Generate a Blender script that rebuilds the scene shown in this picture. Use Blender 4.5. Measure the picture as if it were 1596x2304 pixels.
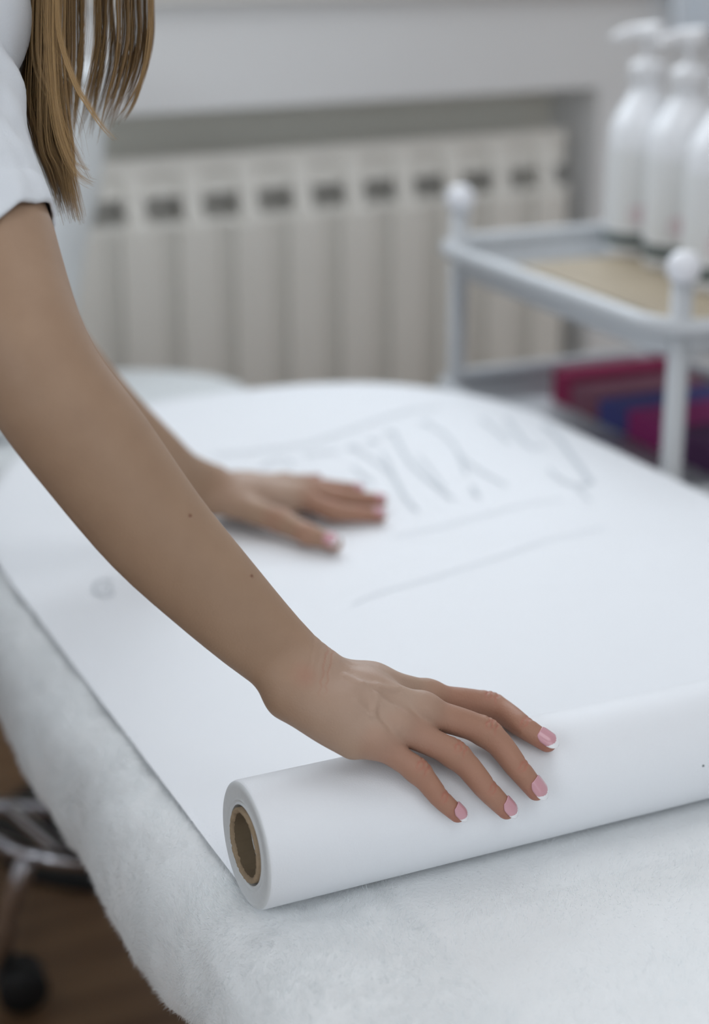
import bpy, bmesh, math, random
import numpy as np
from mathutils import Vector, noise

random.seed(7)
rng = np.random.default_rng(7)
for o in list(bpy.data.objects):
    bpy.data.objects.remove(o)
SC = bpy.context.scene
COL = SC.collection

# ------------------------------------------------------------------ camera
FPX = 3850.0
PITCH = math.radians(19.1)
YAW = math.radians(25.1)
CAM = np.array([0.0, 0.0, 1.30])
RT = np.array([math.cos(YAW), -math.sin(YAW), 0.0])
FH = np.array([math.sin(YAW), math.cos(YAW), 0.0])
ZZ = np.array([0.0, 0.0, 1.0])
FW = math.cos(PITCH) * FH - math.sin(PITCH) * ZZ
UP = math.cos(PITCH) * ZZ + math.sin(PITCH) * FH

def ray(x, y):
    return RT * ((x - 798) / FPX) - UP * ((y - 1152) / FPX) + FW

def P(x, y, d):
    return CAM + d * ray(x, y)

def onz(x, y, z):
    r = ray(x, y)
    return CAM + r * ((z - CAM[2]) / r[2])

def G(r, f, z):                       # ground frame: right of camera, ahead of camera, height
    return np.array([*(RT * r + FH * f)[:2], z])

cd = bpy.data.cameras.new('camera')
cam = bpy.data.objects.new('camera', cd)
COL.objects.link(cam)
cd.sensor_fit = 'VERTICAL'
cd.sensor_height = 36.0
cd.sensor_width = 24.0
cd.lens = FPX / 2304 * 36.0
cd.clip_start = 0.02
from mathutils import Matrix
M = Matrix([[RT[0], UP[0], -FW[0], CAM[0]], [RT[1], UP[1], -FW[1], CAM[1]], [RT[2], UP[2], -FW[2], CAM[2]], [0, 0, 0, 1]])
cam.matrix_world = M
cd.dof.use_dof = True
cd.dof.focus_distance = 1.08
cd.dof.aperture_fstop = 3.0
SC.camera = cam

# ------------------------------------------------------------------ light
SC.view_settings.view_transform = 'Standard'
SC.view_settings.look = 'None'
SC.view_settings.gamma = 1.0
SC.view_settings.use_curve_mapping = False
SC.view_settings.exposure = -0.10
cy = SC.cycles
cy.max_bounces, cy.diffuse_bounces, cy.glossy_bounces, cy.transmission_bounces = 6, 4, 2, 4
cy.use_adaptive_sampling = True
cy.adaptive_threshold = 0.05
cy.use_denoising = True
cy.caustics_reflective = False
cy.caustics_refractive = False
W = bpy.data.worlds.new('overcast_sky')
SC.world = W
W.use_nodes = True
bg = W.node_tree.nodes['Background']
bg.inputs[0].default_value = (0.80, 0.89, 1.0, 1)
bg.inputs[1].default_value = 1.0

TH = math.radians(30)                 # the radiator wall, turned against the camera's right
WU = math.cos(TH) * RT + math.sin(TH) * FH
WN = math.sin(TH) * RT - math.cos(TH) * FH     # out of the wall, into the room
WALL0 = P(615, 450, 2.95) * np.array([1, 1, 0]) # a point of the radiator's front plane

def area(name, loc, direction, sx, sy, power, col):
    l = bpy.data.lights.new(name, 'AREA')
    l.shape = 'RECTANGLE'
    l.size, l.size_y, l.energy, l.color = sx, sy, power, col
    o = bpy.data.objects.new(name, l)
    COL.objects.link(o)
    o.location = loc
    o.rotation_euler = Vector(direction).to_track_quat('-Z', 'Y').to_euler()
    return o
WCOL = (0.86, 0.93, 1.0)
area('window_daylight', WALL0 + WU * 0.35 + WN * 0.10 + ZZ * 1.95, WN - 0.25 * ZZ, 2.2, 1.25, 30, WCOL)
area('ceiling_fill_light', (0.75, 1.15, 2.66), (0, 0, -1), 1.2, 1.2, 1.5, (0.95, 0.97, 1.0))  # unseen ceiling panel, added for soft light from above
area('rear_ceiling_fill_light', (0.75, -0.75, 2.66), (0, 0, -1), 1.2, 1.2, 2, (0.95, 0.97, 1.0))  # second unseen ceiling panel, added behind the camera to light wall and paper
area('front_fill_light', (0.6, -1.9, 1.6), (-0.05, 1, -0.12), 2.6, 1.6, 13, WCOL)  # added fill from behind the camera; the front wall has no window
area('left_fill_light', (-1.66, -0.3, 1.6), (1, 0.1, -0.12), 1.6, 1.5, 23, WCOL)  # added fill for the cover's hanging side; the left wall has no window

# ------------------------------------------------------------------ materials
def mat(name, col, rough=0.6, metal=0.0, noise_scale=None, noise_amt=0.06, bump=None, bump_scale=200, spec=0.5, sss=0.0, sss_r=(1, .3, .15), sheen=0, coat=0):
    m = bpy.data.materials.new(name)
    m.use_nodes = True
    nt = m.node_tree
    b = nt.nodes['Principled BSDF']
    b.inputs['Base Color'].default_value = (*col, 1)
    b.inputs['Roughness'].default_value = rough
    b.inputs['Metallic'].default_value = metal
    b.inputs['Specular IOR Level'].default_value = spec
    if sheen: b.inputs['Sheen Weight'].default_value = sheen
    if coat: b.inputs['Coat Weight'].default_value = coat
    if sss:
        b.inputs['Subsurface Weight'].default_value = sss
        b.inputs['Subsurface Radius'].default_value = sss_r
        b.inputs['Subsurface Scale'].default_value = 0.004
    tc = nt.nodes.new('ShaderNodeTexCoord')
    if noise_scale:
        n = nt.nodes.new('ShaderNodeTexNoise')
        n.inputs['Scale'].default_value = noise_scale
        n.inputs['Detail'].default_value = 4
        nt.links.new(tc.outputs['Object'], n.inputs['Vector'])
        mx = nt.nodes.new('ShaderNodeMix')
        mx.data_type = 'RGBA'
        mx.inputs[6].default_value = (*[c * (1 - noise_amt) for c in col], 1)
        mx.inputs[7].default_value = (*[min(1, c * (1 + noise_amt)) for c in col], 1)
        nt.links.new(n.outputs['Fac'], mx.inputs[0])
        nt.links.new(mx.outputs[2], b.inputs['Base Color'])
    if bump:
        n2 = nt.nodes.new('ShaderNodeTexNoise')
        n2.inputs['Scale'].default_value = bump_scale
        n2.inputs['Detail'].default_value = 3
        nt.links.new(tc.outputs['Object'], n2.inputs['Vector'])
        bp = nt.nodes.new('ShaderNodeBump')
        bp.inputs['Strength'].default_value = bump
        bp.inputs['Distance'].default_value = 0.002
        nt.links.new(n2.outputs['Fac'], bp.inputs['Height'])
        nt.links.new(bp.outputs['Normal'], b.inputs['Normal'])
    return m

M_WALL = mat('painted_wall', (0.90, 0.905, 0.905), 0.7, noise_scale=3, noise_amt=.02)
M_NICHE = mat('niche_plaster', (0.88, 0.87, 0.79), 0.8, noise_scale=4, noise_amt=.03)
M_SILL = mat('sill_laminate', (0.72, 0.70, 0.66), 0.4)
M_CEIL = mat('ceiling_paint', (0.80, 0.80, 0.80), 0.8)
M_RAD = mat('radiator_enamel', (0.90, 0.88, 0.82), 0.4)
M_PAPER = mat('nonwoven_paper', (0.83, 0.85, 0.88), 0.55, noise_scale=900, noise_amt=.015, bump=.12, bump_scale=1100, sheen=.15)
M_PAPEREND = mat('paper_layers', (0.72, 0.745, 0.755), 0.8, noise_scale=300, noise_amt=.05)
M_CARD = mat('cardboard', (0.36, 0.27, 0.175), 0.85, noise_scale=160, noise_amt=.25, bump=.4, bump_scale=400)
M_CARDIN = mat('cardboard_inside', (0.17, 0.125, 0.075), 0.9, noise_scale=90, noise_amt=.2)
M_INK = mat('marker_ink', (0.60, 0.635, 0.67), 0.7)
M_PLUSH = mat('plush_fabric', (0.88, 0.895, 0.90), 0.95, noise_scale=60, noise_amt=.03, bump=.35, bump_scale=420, spec=.1, sheen=.4)
def pile_mat():
    m = bpy.data.materials.new('plush_pile')
    m.use_nodes = True
    nt = m.node_tree
    nt.nodes.remove(nt.nodes['Principled BSDF'])
    d, t, x = nt.nodes.new('ShaderNodeBsdfDiffuse'), nt.nodes.new('ShaderNodeBsdfTranslucent'), nt.nodes.new('ShaderNodeMixShader')
    for n in (d, t): n.inputs[0].default_value = (0.93, 0.95, 0.955, 1)
    x.inputs[0].default_value = .5
    nt.links.new(d.outputs[0], x.inputs[1]); nt.links.new(t.outputs[0], x.inputs[2])
    nt.links.new(x.outputs[0], nt.nodes['Material Output'].inputs[0])
    return m
M_PILE = pile_mat()
M_VINYL = mat('white_vinyl', (0.74, 0.77, 0.78), 0.4, bump=.1, bump_scale=300)
M_FRAME = mat('bed_frame_steel', (0.10, 0.10, 0.10), 0.5, .3)
M_CHROME = mat('chrome', (0.62, 0.62, 0.66), 0.16, 1.0)
M_BLACK = mat('black_plastic', (0.012, 0.013, 0.015), 0.5)
M_BLACKV = mat('black_vinyl', (0.015, 0.015, 0.016), 0.45)
M_TROL = mat('trolley_enamel', (0.55, 0.57, 0.59), 0.35)
M_KNOB = mat('white_knob', (0.85, 0.86, 0.90), 0.3)
M_TAN = mat('tan_board', (0.36, 0.295, 0.205), 0.6, noise_scale=9, noise_amt=.25)
M_BOTTLE = mat('white_plastic', (0.88, 0.89, 0.91), 0.3, coat=.2)
M_PUMP = mat('pump_plastic', (0.78, 0.78, 0.79), 0.35)
M_LABEL = mat('label_paper', (0.80, 0.81, 0.81), 0.6)
M_PINK = mat('pink_print', (0.72, 0.60, 0.63), 0.6)
M_GREY = mat('grey_print', (0.42, 0.46, 0.46), 0.6)
M_DKBAND = mat('dark_band', (0.13, 0.16, 0.155), 0.5)
M_TOWEL = [mat('magenta_terry', (0.30, 0.020, 0.085), .95, bump=.8, bump_scale=300),
           mat('mauve_terry', (0.30, 0.12, 0.17), .95, bump=.8, bump_scale=300),
           mat('blue_terry', (0.09, 0.10, 0.33), .95, bump=.8, bump_scale=300),
           mat('pink_terry', (0.42, 0.045, 0.22), .95, bump=.8, bump_scale=300),
           mat('purple_terry', (0.12, 0.045, 0.13), .95, bump=.8, bump_scale=300)]
M_SHIRT = mat('cotton_jersey', (0.72, 0.75, 0.79), 0.9, bump=.25, bump_scale=900, sheen=.2)
M_TROUSER = mat('grey_cotton', (0.12, 0.13, 0.15), .9, bump=.2, bump_scale=600)
M_SHOE = mat('white_leather', (0.7, 0.7, 0.7), .5)
M_CURT = mat('pale_blue_cloth', (0.80, 0.87, 0.94), .9)
M_GLASS = mat('window_glass', (0.9, 0.95, 1.0), 0.05)
M_GLASS.node_tree.nodes['Principled BSDF'].inputs['Transmission Weight'].default_value = 1.0
M_LAMP = bpy.data.materials.new('fill_lamp_diffuser')
M_LAMP.use_nodes = True
M_LAMP.node_tree.nodes['Principled BSDF'].inputs['Emission Color'].default_value = (0.95, 0.97, 1, 1)
M_LAMP.node_tree.nodes['Principled BSDF'].inputs['Emission Strength'].default_value = 1.5

def wood_mat():
    m = bpy.data.materials.new('dark_wood_floor')
    m.use_nodes = True
    nt = m.node_tree
    b = nt.nodes['Principled BSDF']
    b.inputs['Roughness'].default_value = 0.45
    tc = nt.nodes.new('ShaderNodeTexCoord')
    mp = nt.nodes.new('ShaderNodeMapping')
    mp.inputs['Rotation'].default_value = (0, 0, 0.4)
    mp.inputs['Scale'].default_value = (1.2, 9, 1)
    br = nt.nodes.new('ShaderNodeTexNoise')
    br.inputs['Scale'].default_value = 2.2
    br.inputs['Detail'].default_value = 6
    cr = nt.nodes.new('ShaderNodeValToRGB')
    cr.color_ramp.elements[0].position = .3
    cr.color_ramp.elements[0].color = (0.15, 0.078, 0.040, 1)
    cr.color_ramp.elements[1].position = .7
    cr.color_ramp.elements[1].color = (0.34, 0.20, 0.105, 1)
    nt.links.new(tc.outputs['Object'], mp.inputs[0])
    nt.links.new(mp.outputs[0], br.inputs['Vector'])
    nt.links.new(br.outputs['Fac'], cr.inputs[0])
    nt.links.new(cr.outputs[0], b.inputs['Base Color'])
    return m
M_FLOOR = wood_mat()

def skin_mat():
    m = bpy.data.materials.new('skin')
    m.use_nodes = True
    nt = m.node_tree
    L = nt.links
    b = nt.nodes['Principled BSDF']
    b.inputs['Roughness'].default_value = 0.5
    b.inputs['Specular IOR Level'].default_value = 0.3
    b.inputs['Subsurface Weight'].default_value = 0.0
    b.inputs['Subsurface Radius'].default_value = (1.0, 0.35, 0.2)
    b.inputs['Subsurface Scale'].default_value = 0.0015
    tc = nt.nodes.new('ShaderNodeTexCoord')
    def nz(scale, detail=3):
        n = nt.nodes.new('ShaderNodeTexNoise')
        n.inputs['Scale'].default_value = scale
        n.inputs['Detail'].default_value = detail
        L.new(tc.outputs['Object'], n.inputs['Vector'])
        return n
    def mixc(fac, a, c, facnode=None):
        x = nt.nodes.new('ShaderNodeMix')
        x.data_type = 'RGBA'
        for i, v in ((6, a), (7, c)):
            if isinstance(v, tuple): x.inputs[i].default_value = (*v, 1)
            else: L.new(v, x.inputs[i])
        if facnode is not None: L.new(facnode, x.inputs[0])
        else: x.inputs[0].default_value = fac
        return x.outputs[2]
    base = mixc(0, (0.325, 0.208, 0.136), (0.395, 0.262, 0.174), nz(38).outputs['Fac'])
    at = nt.nodes.new('ShaderNodeAttribute')
    at.attribute_name = 'red'
    c2 = mixc(0, base, (0.40, 0.165, 0.115), at.outputs['Fac'])
    at3 = nt.nodes.new('ShaderNodeAttribute')
    at3.attribute_name = 'pale'
    c2 = mixc(0, c2, (0.50, 0.385, 0.315), at3.outputs['Fac'])
    at2 = nt.nodes.new('ShaderNodeAttribute')
    at2.attribute_name = 'mole'
    c3 = mixc(0, c2, (0.17, 0.07, 0.04), at2.outputs['Fac'])
    L.new(c3, b.inputs['Base Color'])
    bp = nt.nodes.new('ShaderNodeBump')
    bp.inputs['Strength'].default_value = .4
    bp.inputs['Distance'].default_value = .0006
    L.new(nz(700, 4).outputs['Fac'], bp.inputs['Height'])
    L.new(bp.outputs['Normal'], b.inputs['Normal'])
    return m
M_SKIN = skin_mat()

def nail_mat():
    m = bpy.data.materials.new('pink_nail_white_tip')
    m.use_nodes = True
    nt = m.node_tree
    b = nt.nodes['Principled BSDF']
    b.inputs['Roughness'].default_value = .18
    b.inputs['Coat Weight'].default_value = .5
    at = nt.nodes.new('ShaderNodeAttribute')
    at.attribute_name = 'tip'
    mx = nt.nodes.new('ShaderNodeMix')
    mx.data_type = 'RGBA'
    mx.inputs[6].default_value = (0.60, 0.315, 0.355, 1)
    mx.inputs[7].default_value = (0.86, 0.86, 0.88, 1)
    nt.links.new(at.outputs['Fac'], mx.inputs[0])
    nt.links.new(mx.outputs[2], b.inputs['Base Color'])
    return m
M_NAIL = nail_mat()

def hair_mat():
    m = bpy.data.materials.new('light_brown_hair')
    m.use_nodes = True
    nt = m.node_tree
    b = nt.nodes['Principled BSDF']
    b.inputs['Roughness'].default_value = .38
    at = nt.nodes.new('ShaderNodeAttribute')
    at.attribute_name = 'tone'
    cr = nt.nodes.new('ShaderNodeValToRGB')
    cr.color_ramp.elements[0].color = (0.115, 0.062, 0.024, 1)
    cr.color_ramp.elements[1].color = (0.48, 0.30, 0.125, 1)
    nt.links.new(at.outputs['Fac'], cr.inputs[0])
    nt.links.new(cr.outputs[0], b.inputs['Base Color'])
    return m
M_HAIR = hair_mat()

# ------------------------------------------------------------------ mesh helpers
def mesh_obj(name, V, Fc, material, parent=None, smooth=True):
    me = bpy.data.meshes.new(name)
    V = np.asarray(V, dtype=np.float32)
    if isinstance(Fc, np.ndarray):
        n, k = Fc.shape
        me.vertices.add(len(V))
        me.vertices.foreach_set('co', V.ravel())
        me.loops.add(n * k)
        me.loops.foreach_set('vertex_index', Fc.astype(np.int32).ravel())
        me.polygons.add(n)
        me.polygons.foreach_set('loop_start', np.arange(0, n * k, k, dtype=np.int32))
        me.update(calc_edges=True)
    else:
        me.from_pydata([tuple(v) for v in V], [], [tuple(f) for f in Fc])
    me.validate()
    if smooth:
        me.polygons.foreach_set('use_smooth', np.ones(len(me.polygons), dtype=bool))
    me.materials.append(material)
    o = bpy.data.objects.new(name, me)
    COL.objects.link(o)
    if parent is not None: put(o, parent)
    return o

def put(o, parent):
    o.parent = parent
    o.matrix_parent_inverse = Matrix.Translation(-parent.location)

def bm_obj(name, bm, material, parent=None, smooth=False, bevel=0, seg=2, angle=True):
    if bevel:
        es = [e for e in bm.edges if len(e.link_faces) == 2 and e.calc_face_angle(0) > .5]
        bmesh.ops.bevel(bm, geom=es, offset=bevel, segments=seg, affect='EDGES', profile=.5, clamp_overlap=True)
    bmesh.ops.recalc_face_normals(bm, faces=bm.faces)
    me = bpy.data.meshes.new(name)
    bm.to_mesh(me)
    bm.free()
    if smooth:
        me.polygons.foreach_set('use_smooth', np.ones(len(me.polygons), dtype=bool))
        try: me.set_sharp_from_angle(angle=0.9)
        except Exception: pass
    me.materials.append(material)
    o = bpy.data.objects.new(name, me)
    COL.objects.link(o)
    if parent is not None: put(o, parent)
    return o

def empty(name, loc, label, cat, group=None):
    o = bpy.data.objects.new(name, None)
    o.empty_display_size = .05
    COL.objects.link(o)
    o.location = tuple(loc)
    tag(o, label, cat, group)
    return o

def tag(o, label, cat, group=None):
    o['label'] = label
    o['category'] = cat
    if group: o['group'] = group
    return o

def struct(o, label=None):
    o['kind'] = 'structure'
    if label: o['label'] = label
    return o

def hexa(bm, o, u, v, w, a, b, c):
    """box centred at o with half sizes a,b,c along unit axes u,v,w"""
    o, u, v, w = (np.asarray(t, float) for t in (o, u, v, w))
    vs = [bm.verts.new(o + u * a * i + v * b * j + w * c * k) for i in (-1, 1) for j in (-1, 1) for k in (-1, 1)]
    for f in ((0, 1, 3, 2), (4, 6, 7, 5), (0, 4, 5, 1), (2, 3, 7, 6), (0, 2, 6, 4), (1, 5, 7, 3)):
        bm.faces.new([vs[i] for i in f])

EX, EY = np.array([1., 0, 0]), np.array([0, 1., 0])

def box_obj(name, o, a, b, c, material, parent=None, u=EX, v=EY, w=ZZ, bevel=0, seg=2):
    bm = bmesh.new()
    hexa(bm, o, u, v, w, a, b, c)
    return bm_obj(name, bm, material, parent, smooth=bevel > 0, bevel=bevel, seg=seg)

def smooth_path(pts, n):
    """Catmull-Rom resampling"""
    pts = np.asarray(pts, float)
    ext = np.vstack([2 * pts[0] - pts[1], pts, 2 * pts[-1] - pts[-2]])
    d = np.r_[0, np.cumsum(np.linalg.norm(np.diff(pts, axis=0), axis=1))]
    out = []
    for s in np.linspace(0, d[-1], n):
        i = min(max(np.searchsorted(d, s, side='right') - 1, 0), len(pts) - 2)
        t = (s - d[i]) / max(d[i + 1] - d[i], 1e-9)
        p0, p1, p2, p3 = ext[i:i + 4]
        out.append(.5 * ((2 * p1) + (-p0 + p2) * t + (2 * p0 - 5 * p1 + 4 * p2 - p3) * t * t + (-p0 + 3 * p1 - 3 * p2 + p3) * t ** 3))
    return np.array(out)

def tube_geo(path, radii, nseg=12, closed=False, caps=True, off=0):
    path = np.asarray(path, float)
    n = len(path)
    radii = np.broadcast_to(radii, (n,))
    if closed: T = np.roll(path, -1, 0) - np.roll(path, 1, 0)
    else: T = np.gradient(path, axis=0)
    T /= np.linalg.norm(T, axis=1)[:, None] + 1e-12
    ref = np.array([0, 0, 1.]) if abs(T[0][2]) < .9 else np.array([1., 0, 0])
    nrm = np.cross(T[0], ref); nrm /= np.linalg.norm(nrm)
    V, Fc = [], []
    for i in range(n):
        nrm = nrm - T[i] * (nrm @ T[i]); nrm /= np.linalg.norm(nrm)
        bi = np.cross(T[i], nrm)
        for k in range(nseg):
            t = 2 * math.pi * k / nseg
            V.append(path[i] + radii[i] * (math.cos(t) * nrm + math.sin(t) * bi))
    m = n if closed else n - 1
    for i in range(m):
        j = (i + 1) % n
        for k in range(nseg):
            l = (k + 1) % nseg
            Fc.append((off + i * nseg + k, off + i * nseg + l, off + j * nseg + l, off + j * nseg + k))
    if caps and not closed:
        Fc.append(tuple(off + k for k in range(nseg))[::-1])
        Fc.append(tuple(off + (n - 1) * nseg + k for k in range(nseg)))
    return V, Fc

def tube(name, path, r, material, parent=None, nseg=12, closed=False):
    V, Fc = tube_geo(path, r, nseg, closed)
    return mesh_obj(name, V, Fc, material, parent)

def lathe(name, origin, axis, prof, material, parent=None, nseg=48, closed=False, u=None):
    """prof: list of (t along axis, radius)"""
    axis = np.asarray(axis, float); axis /= np.linalg.norm(axis)
    if u is None:
        u = np.cross(axis, [0, 0, 1.] if abs(axis[2]) < .9 else [1., 0, 0]); u /= np.linalg.norm(u)
    v = np.cross(axis, u)
    V, Fc = [], []
    for t, r in prof:
        for k in range(nseg):
            a = 2 * math.pi * k / nseg
            V.append(np.asarray(origin) + axis * t + r * (math.cos(a) * u + math.sin(a) * v))
    n = len(prof)
    for i in range(n if closed else n - 1):
        j = (i + 1) % n
        for k in range(nseg):
            l = (k + 1) % nseg
            Fc.append((i * nseg + k, i * nseg + l, j * nseg + l, j * nseg + k))
    if not closed:
        if prof[0][1] > 1e-6: Fc.append(tuple(range(nseg))[::-1])
        if prof[-1][1] > 1e-6: Fc.append(tuple((n - 1) * nseg + k for k in range(nseg)))
    o = mesh_obj(name, V, Fc, material, parent)
    try: o.data.set_sharp_from_angle(angle=0.8)
    except Exception: pass
    return o

# ------------------------------------------------------------------ signed distance meshing
def rcone(p, a, b, r1, r2):
    ba = b - a
    l2 = ba @ ba
    rr = r1 - r2
    a2 = l2 - rr * rr
    il2 = 1.0 / l2
    pa = p - a
    y = pa @ ba
    z = y - l2
    xx = pa * l2 - ba * y[:, None]
    x2 = np.einsum('ij,ij->i', xx, xx)
    y2 = y * y * l2
    z2 = z * z * l2
    k = np.sign(rr) * rr * rr * x2
    d = (np.sqrt(np.maximum(x2 * a2 * il2, 0)) + y * rr) * il2 - r1
    m2 = np.sign(y) * a2 * y2 < k
    m1 = np.sign(z) * a2 * z2 > k
    d = np.where(m2, np.sqrt(x2 + y2) * il2 - r1, d)
    d = np.where(m1, np.sqrt(x2 + z2) * il2 - r2, d)
    return d

def smin(a, b, k):
    h = np.maximum(k - np.abs(a - b), 0) / k
    return np.minimum(a, b) - h * h * k * .25

def ell(p, c, r, axes=None):
    q = p - c
    if axes is not None: q = q @ np.asarray(axes).T
    r = np.asarray(r)
    k0 = np.linalg.norm(q / r, axis=1)
    k1 = np.linalg.norm(q / (r * r), axis=1) + 1e-9
    return k0 * (k0 - 1) / k1

def mesh_sdf(fn, lo, hi, h, k=4):
    lo, hi = np.asarray(lo, float), np.asarray(hi, float)
    nb = np.ceil((hi - lo) / (h * k)).astype(int)
    bc = np.stack(np.meshgrid(*[np.arange(n) for n in nb], indexing='ij'), -1).reshape(-1, 3)
    cen = lo + (bc * k + (k - 1) / 2) * h
    dc = np.concatenate([fn(c) for c in np.array_split(cen, max(1, len(cen) // 200000))])
    act = np.abs(dc) < h * k * .87 + 2.5 * h
    D = np.repeat(np.repeat(np.repeat(dc.reshape(nb).astype(np.float32), k, 0), k, 1), k, 2)
    ab = bc[act]
    loc = np.stack(np.meshgrid(*[np.arange(k)] * 3, indexing='ij'), -1).reshape(-1, 3)
    for chunk in np.array_split(ab, max(1, len(ab) * k ** 3 // 300000)):
        idx = (chunk[:, None, :] * k + loc[None]).reshape(-1, 3)
        D[idx[:, 0], idx[:, 1], idx[:, 2]] = fn(lo + idx * h)
    S = D < 0
    nx, ny, nz = D.shape
    cnt = np.zeros((nx - 1, ny - 1, nz - 1), np.int8)
    for i in (0, 1):
        for j in (0, 1):
            for l in (0, 1):
                cnt += S[i:nx - 1 + i, j:ny - 1 + j, l:nz - 1 + l]
    cells = np.argwhere((cnt > 0) & (cnt < 8))
    cid = np.full((nx - 1, ny - 1, nz - 1), -1, np.int32)
    cid[cells[:, 0], cells[:, 1], cells[:, 2]] = np.arange(len(cells))
    cor = np.array([(i, j, l) for i in (0, 1) for j in (0, 1) for l in (0, 1)])
    ci = cells[:, None, :] + cor[None]
    dv = D[ci[..., 0], ci[..., 1], ci[..., 2]]
    acc = np.zeros((len(cells), 3)); num = np.zeros(len(cells))
    for e in range(8):
        for f in range(e + 1, 8):
            if np.abs(cor[e] - cor[f]).sum() != 1: continue
            m = (dv[:, e] < 0) != (dv[:, f] < 0)
            t = dv[m, e] / (dv[m, e] - dv[m, f])
            acc[m] += cor[e] + t[:, None] * (cor[f] - cor[e])
            num[m] += 1
    V = lo + (cells + acc / num[:, None]) * h
    quads = []
    for ax in range(3):
        sl0 = [slice(None)] * 3; sl1 = [slice(None)] * 3
        sl0[ax] = slice(0, -1); sl1[ax] = slice(1, None)
        A, B = S[tuple(sl0)], S[tuple(sl1)]
        ed = np.argwhere(A != B)
        b, c = (ax + 1) % 3, (ax + 2) % 3
        ok = (ed[:, b] > 0) & (ed[:, c] > 0) & (ed[:, b] < D.shape[b] - 1) & (ed[:, c] < D.shape[c] - 1)
        ed = ed[ok]
        q = []
        for (ob, oc) in ((-1, -1), (0, -1), (0, 0), (-1, 0)):
            t = ed.copy(); t[:, b] += ob; t[:, c] += oc
            q.append(cid[t[:, 0], t[:, 1], t[:, 2]])
        q = np.stack(q, 1)
        inside = S[ed[:, 0], ed[:, 1], ed[:, 2]]
        q[~inside] = q[~inside][:, ::-1]
        quads.append(q)
    Q = np.concatenate(quads)
    Q = Q[(Q >= 0).all(1)]
    return V, Q

def relax(V, Q, it=2, lam=.5):
    n = len(V)
    for _ in range(it):
        s = np.zeros_like(V); c = np.zeros(n)
        for i in range(4):
            for j in (1, 3):
                np.add.at(s, Q[:, i], V[Q[:, (i + j) % 4]])
                np.add.at(c, Q[:, i], 1)
        V = V + lam * (s / np.maximum(c, 1)[:, None] - V)
    return V

# ================================================================== SETTING
ZB = 0.72                              # top of the bed
floor = struct(box_obj('floor', (0.8, 1.0, -.05), 4.0, 4.5, .05, M_FLOOR))

def wallpt(s, n, z):                   # along wall, out of wall, height
    return WALL0 + WU * s + WN * n + ZZ * z

def wall_u(x, y, n=0.0):
    """where the view through a photo pixel meets the vertical plane at distance n off the radiator front"""
    r = ray(x, y)
    t = ((WALL0 + WN * n - CAM) @ WN) / (r @ WN)
    q = CAM + r * t
    return (q - WALL0) @ WU, q[2]

ZN = wall_u(800, 222)[1] - .005        # upper edge of the niche
ZS = wall_u(560, -42)[1]                 # window sill
NR = wall_u(1345, 250)[0]              # right jamb of the niche
NL = -1.1
# wall with niche, made of the stretches around the niche and the window
ZT, ZW = 2.7, 2.35
bm = bmesh.new()
def wallbox(s0, s1, z0, z1, n0=-.28, n1=.0):
    hexa(bm, wallpt((s0 + s1) / 2, (n0 + n1) / 2, (z0 + z1) / 2), WU, WN, ZZ, (s1 - s0) / 2, (n1 - n0) / 2, (z1 - z0) / 2)
wallbox(-3.2, NL, 0, ZS - .03)
wallbox(NR, 4.2, 0, ZS - .03)
wallbox(NL, NR, ZN, ZS - .03)
wallbox(-3.2, -1.0, ZS - .03, ZT)
wallbox(1.7, 4.2, ZS - .03, ZT)
wallbox(-1.0, 1.7, ZW, ZT)
wall_back = struct(bm_obj('wall_back', bm, M_WALL))
niche = struct(box_obj('wall_niche', wallpt((NL + NR) / 2, -.20, ZN / 2), (NR - NL) / 2, .05, ZN / 2, M_NICHE, u=WU, v=WN))
sill = struct(box_obj('trim_1', wallpt(.35, -.12, ZS - .015), 1.5, .15, .015, M_SILL, u=WU, v=WN, bevel=.006), 'window sill')
# window above the sill
wf = bpy.data.objects.new('window_1', None); COL.objects.link(wf); struct(wf); wf.location = tuple(wallpt(.35, -.2, ZS))
bm = bmesh.new()
for s in (-.97, .35, 1.67): hexa(bm, wallpt(s, -.2, (ZS + ZW) / 2), WU, WN, ZZ, .03, .03, (ZW - ZS) / 2)
for z in (ZS + .03, ZW - .03): hexa(bm, wallpt(.35, -.2, z), WU, WN, ZZ, 1.35, .03, .03)
bm_obj('window_frame', bm, M_KNOB, wf)
for s in (-.31, 1.01): box_obj('pane', wallpt(s, -.2, (ZS + ZW) / 2), .63, .004, (ZW - ZS) / 2 - .06, M_GLASS, wf, u=WU, v=WN)
# other walls and ceiling
struct(box_obj('wall_left', (-1.75, 1.0, 1.35), .05, 4.5, 1.35, M_WALL))
struct(box_obj('wall_right', (3.6, 1.0, 1.35), .05, 4.5, 1.35, M_WALL))
struct(box_obj('wall_front', (1.0, -2.0, 1.35), 3.0, .05, 1.35, M_WALL))
struct(box_obj('ceiling', (0.8, 1.0, 2.75), 4.0, 4.5, .05, M_CEIL))
for y_, lb in ((1.15, 'added square white ceiling fill panel above the bed'), (-.75, 'added square white ceiling fill panel behind the camera')):  # fixtures of the two added ceiling panels, out of view
    lampo = empty('ceiling_fill_lamp', (0.75, y_, 2.70), lb, 'lamp', 'added ceiling fill panels')
    box_obj('lamp_frame', (0.75, y_, 2.69), .63, .63, .012, M_KNOB, lampo)
    box_obj('diffuser', (0.75, y_, 2.674), .60, .60, .004, M_LAMP, lampo)

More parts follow.
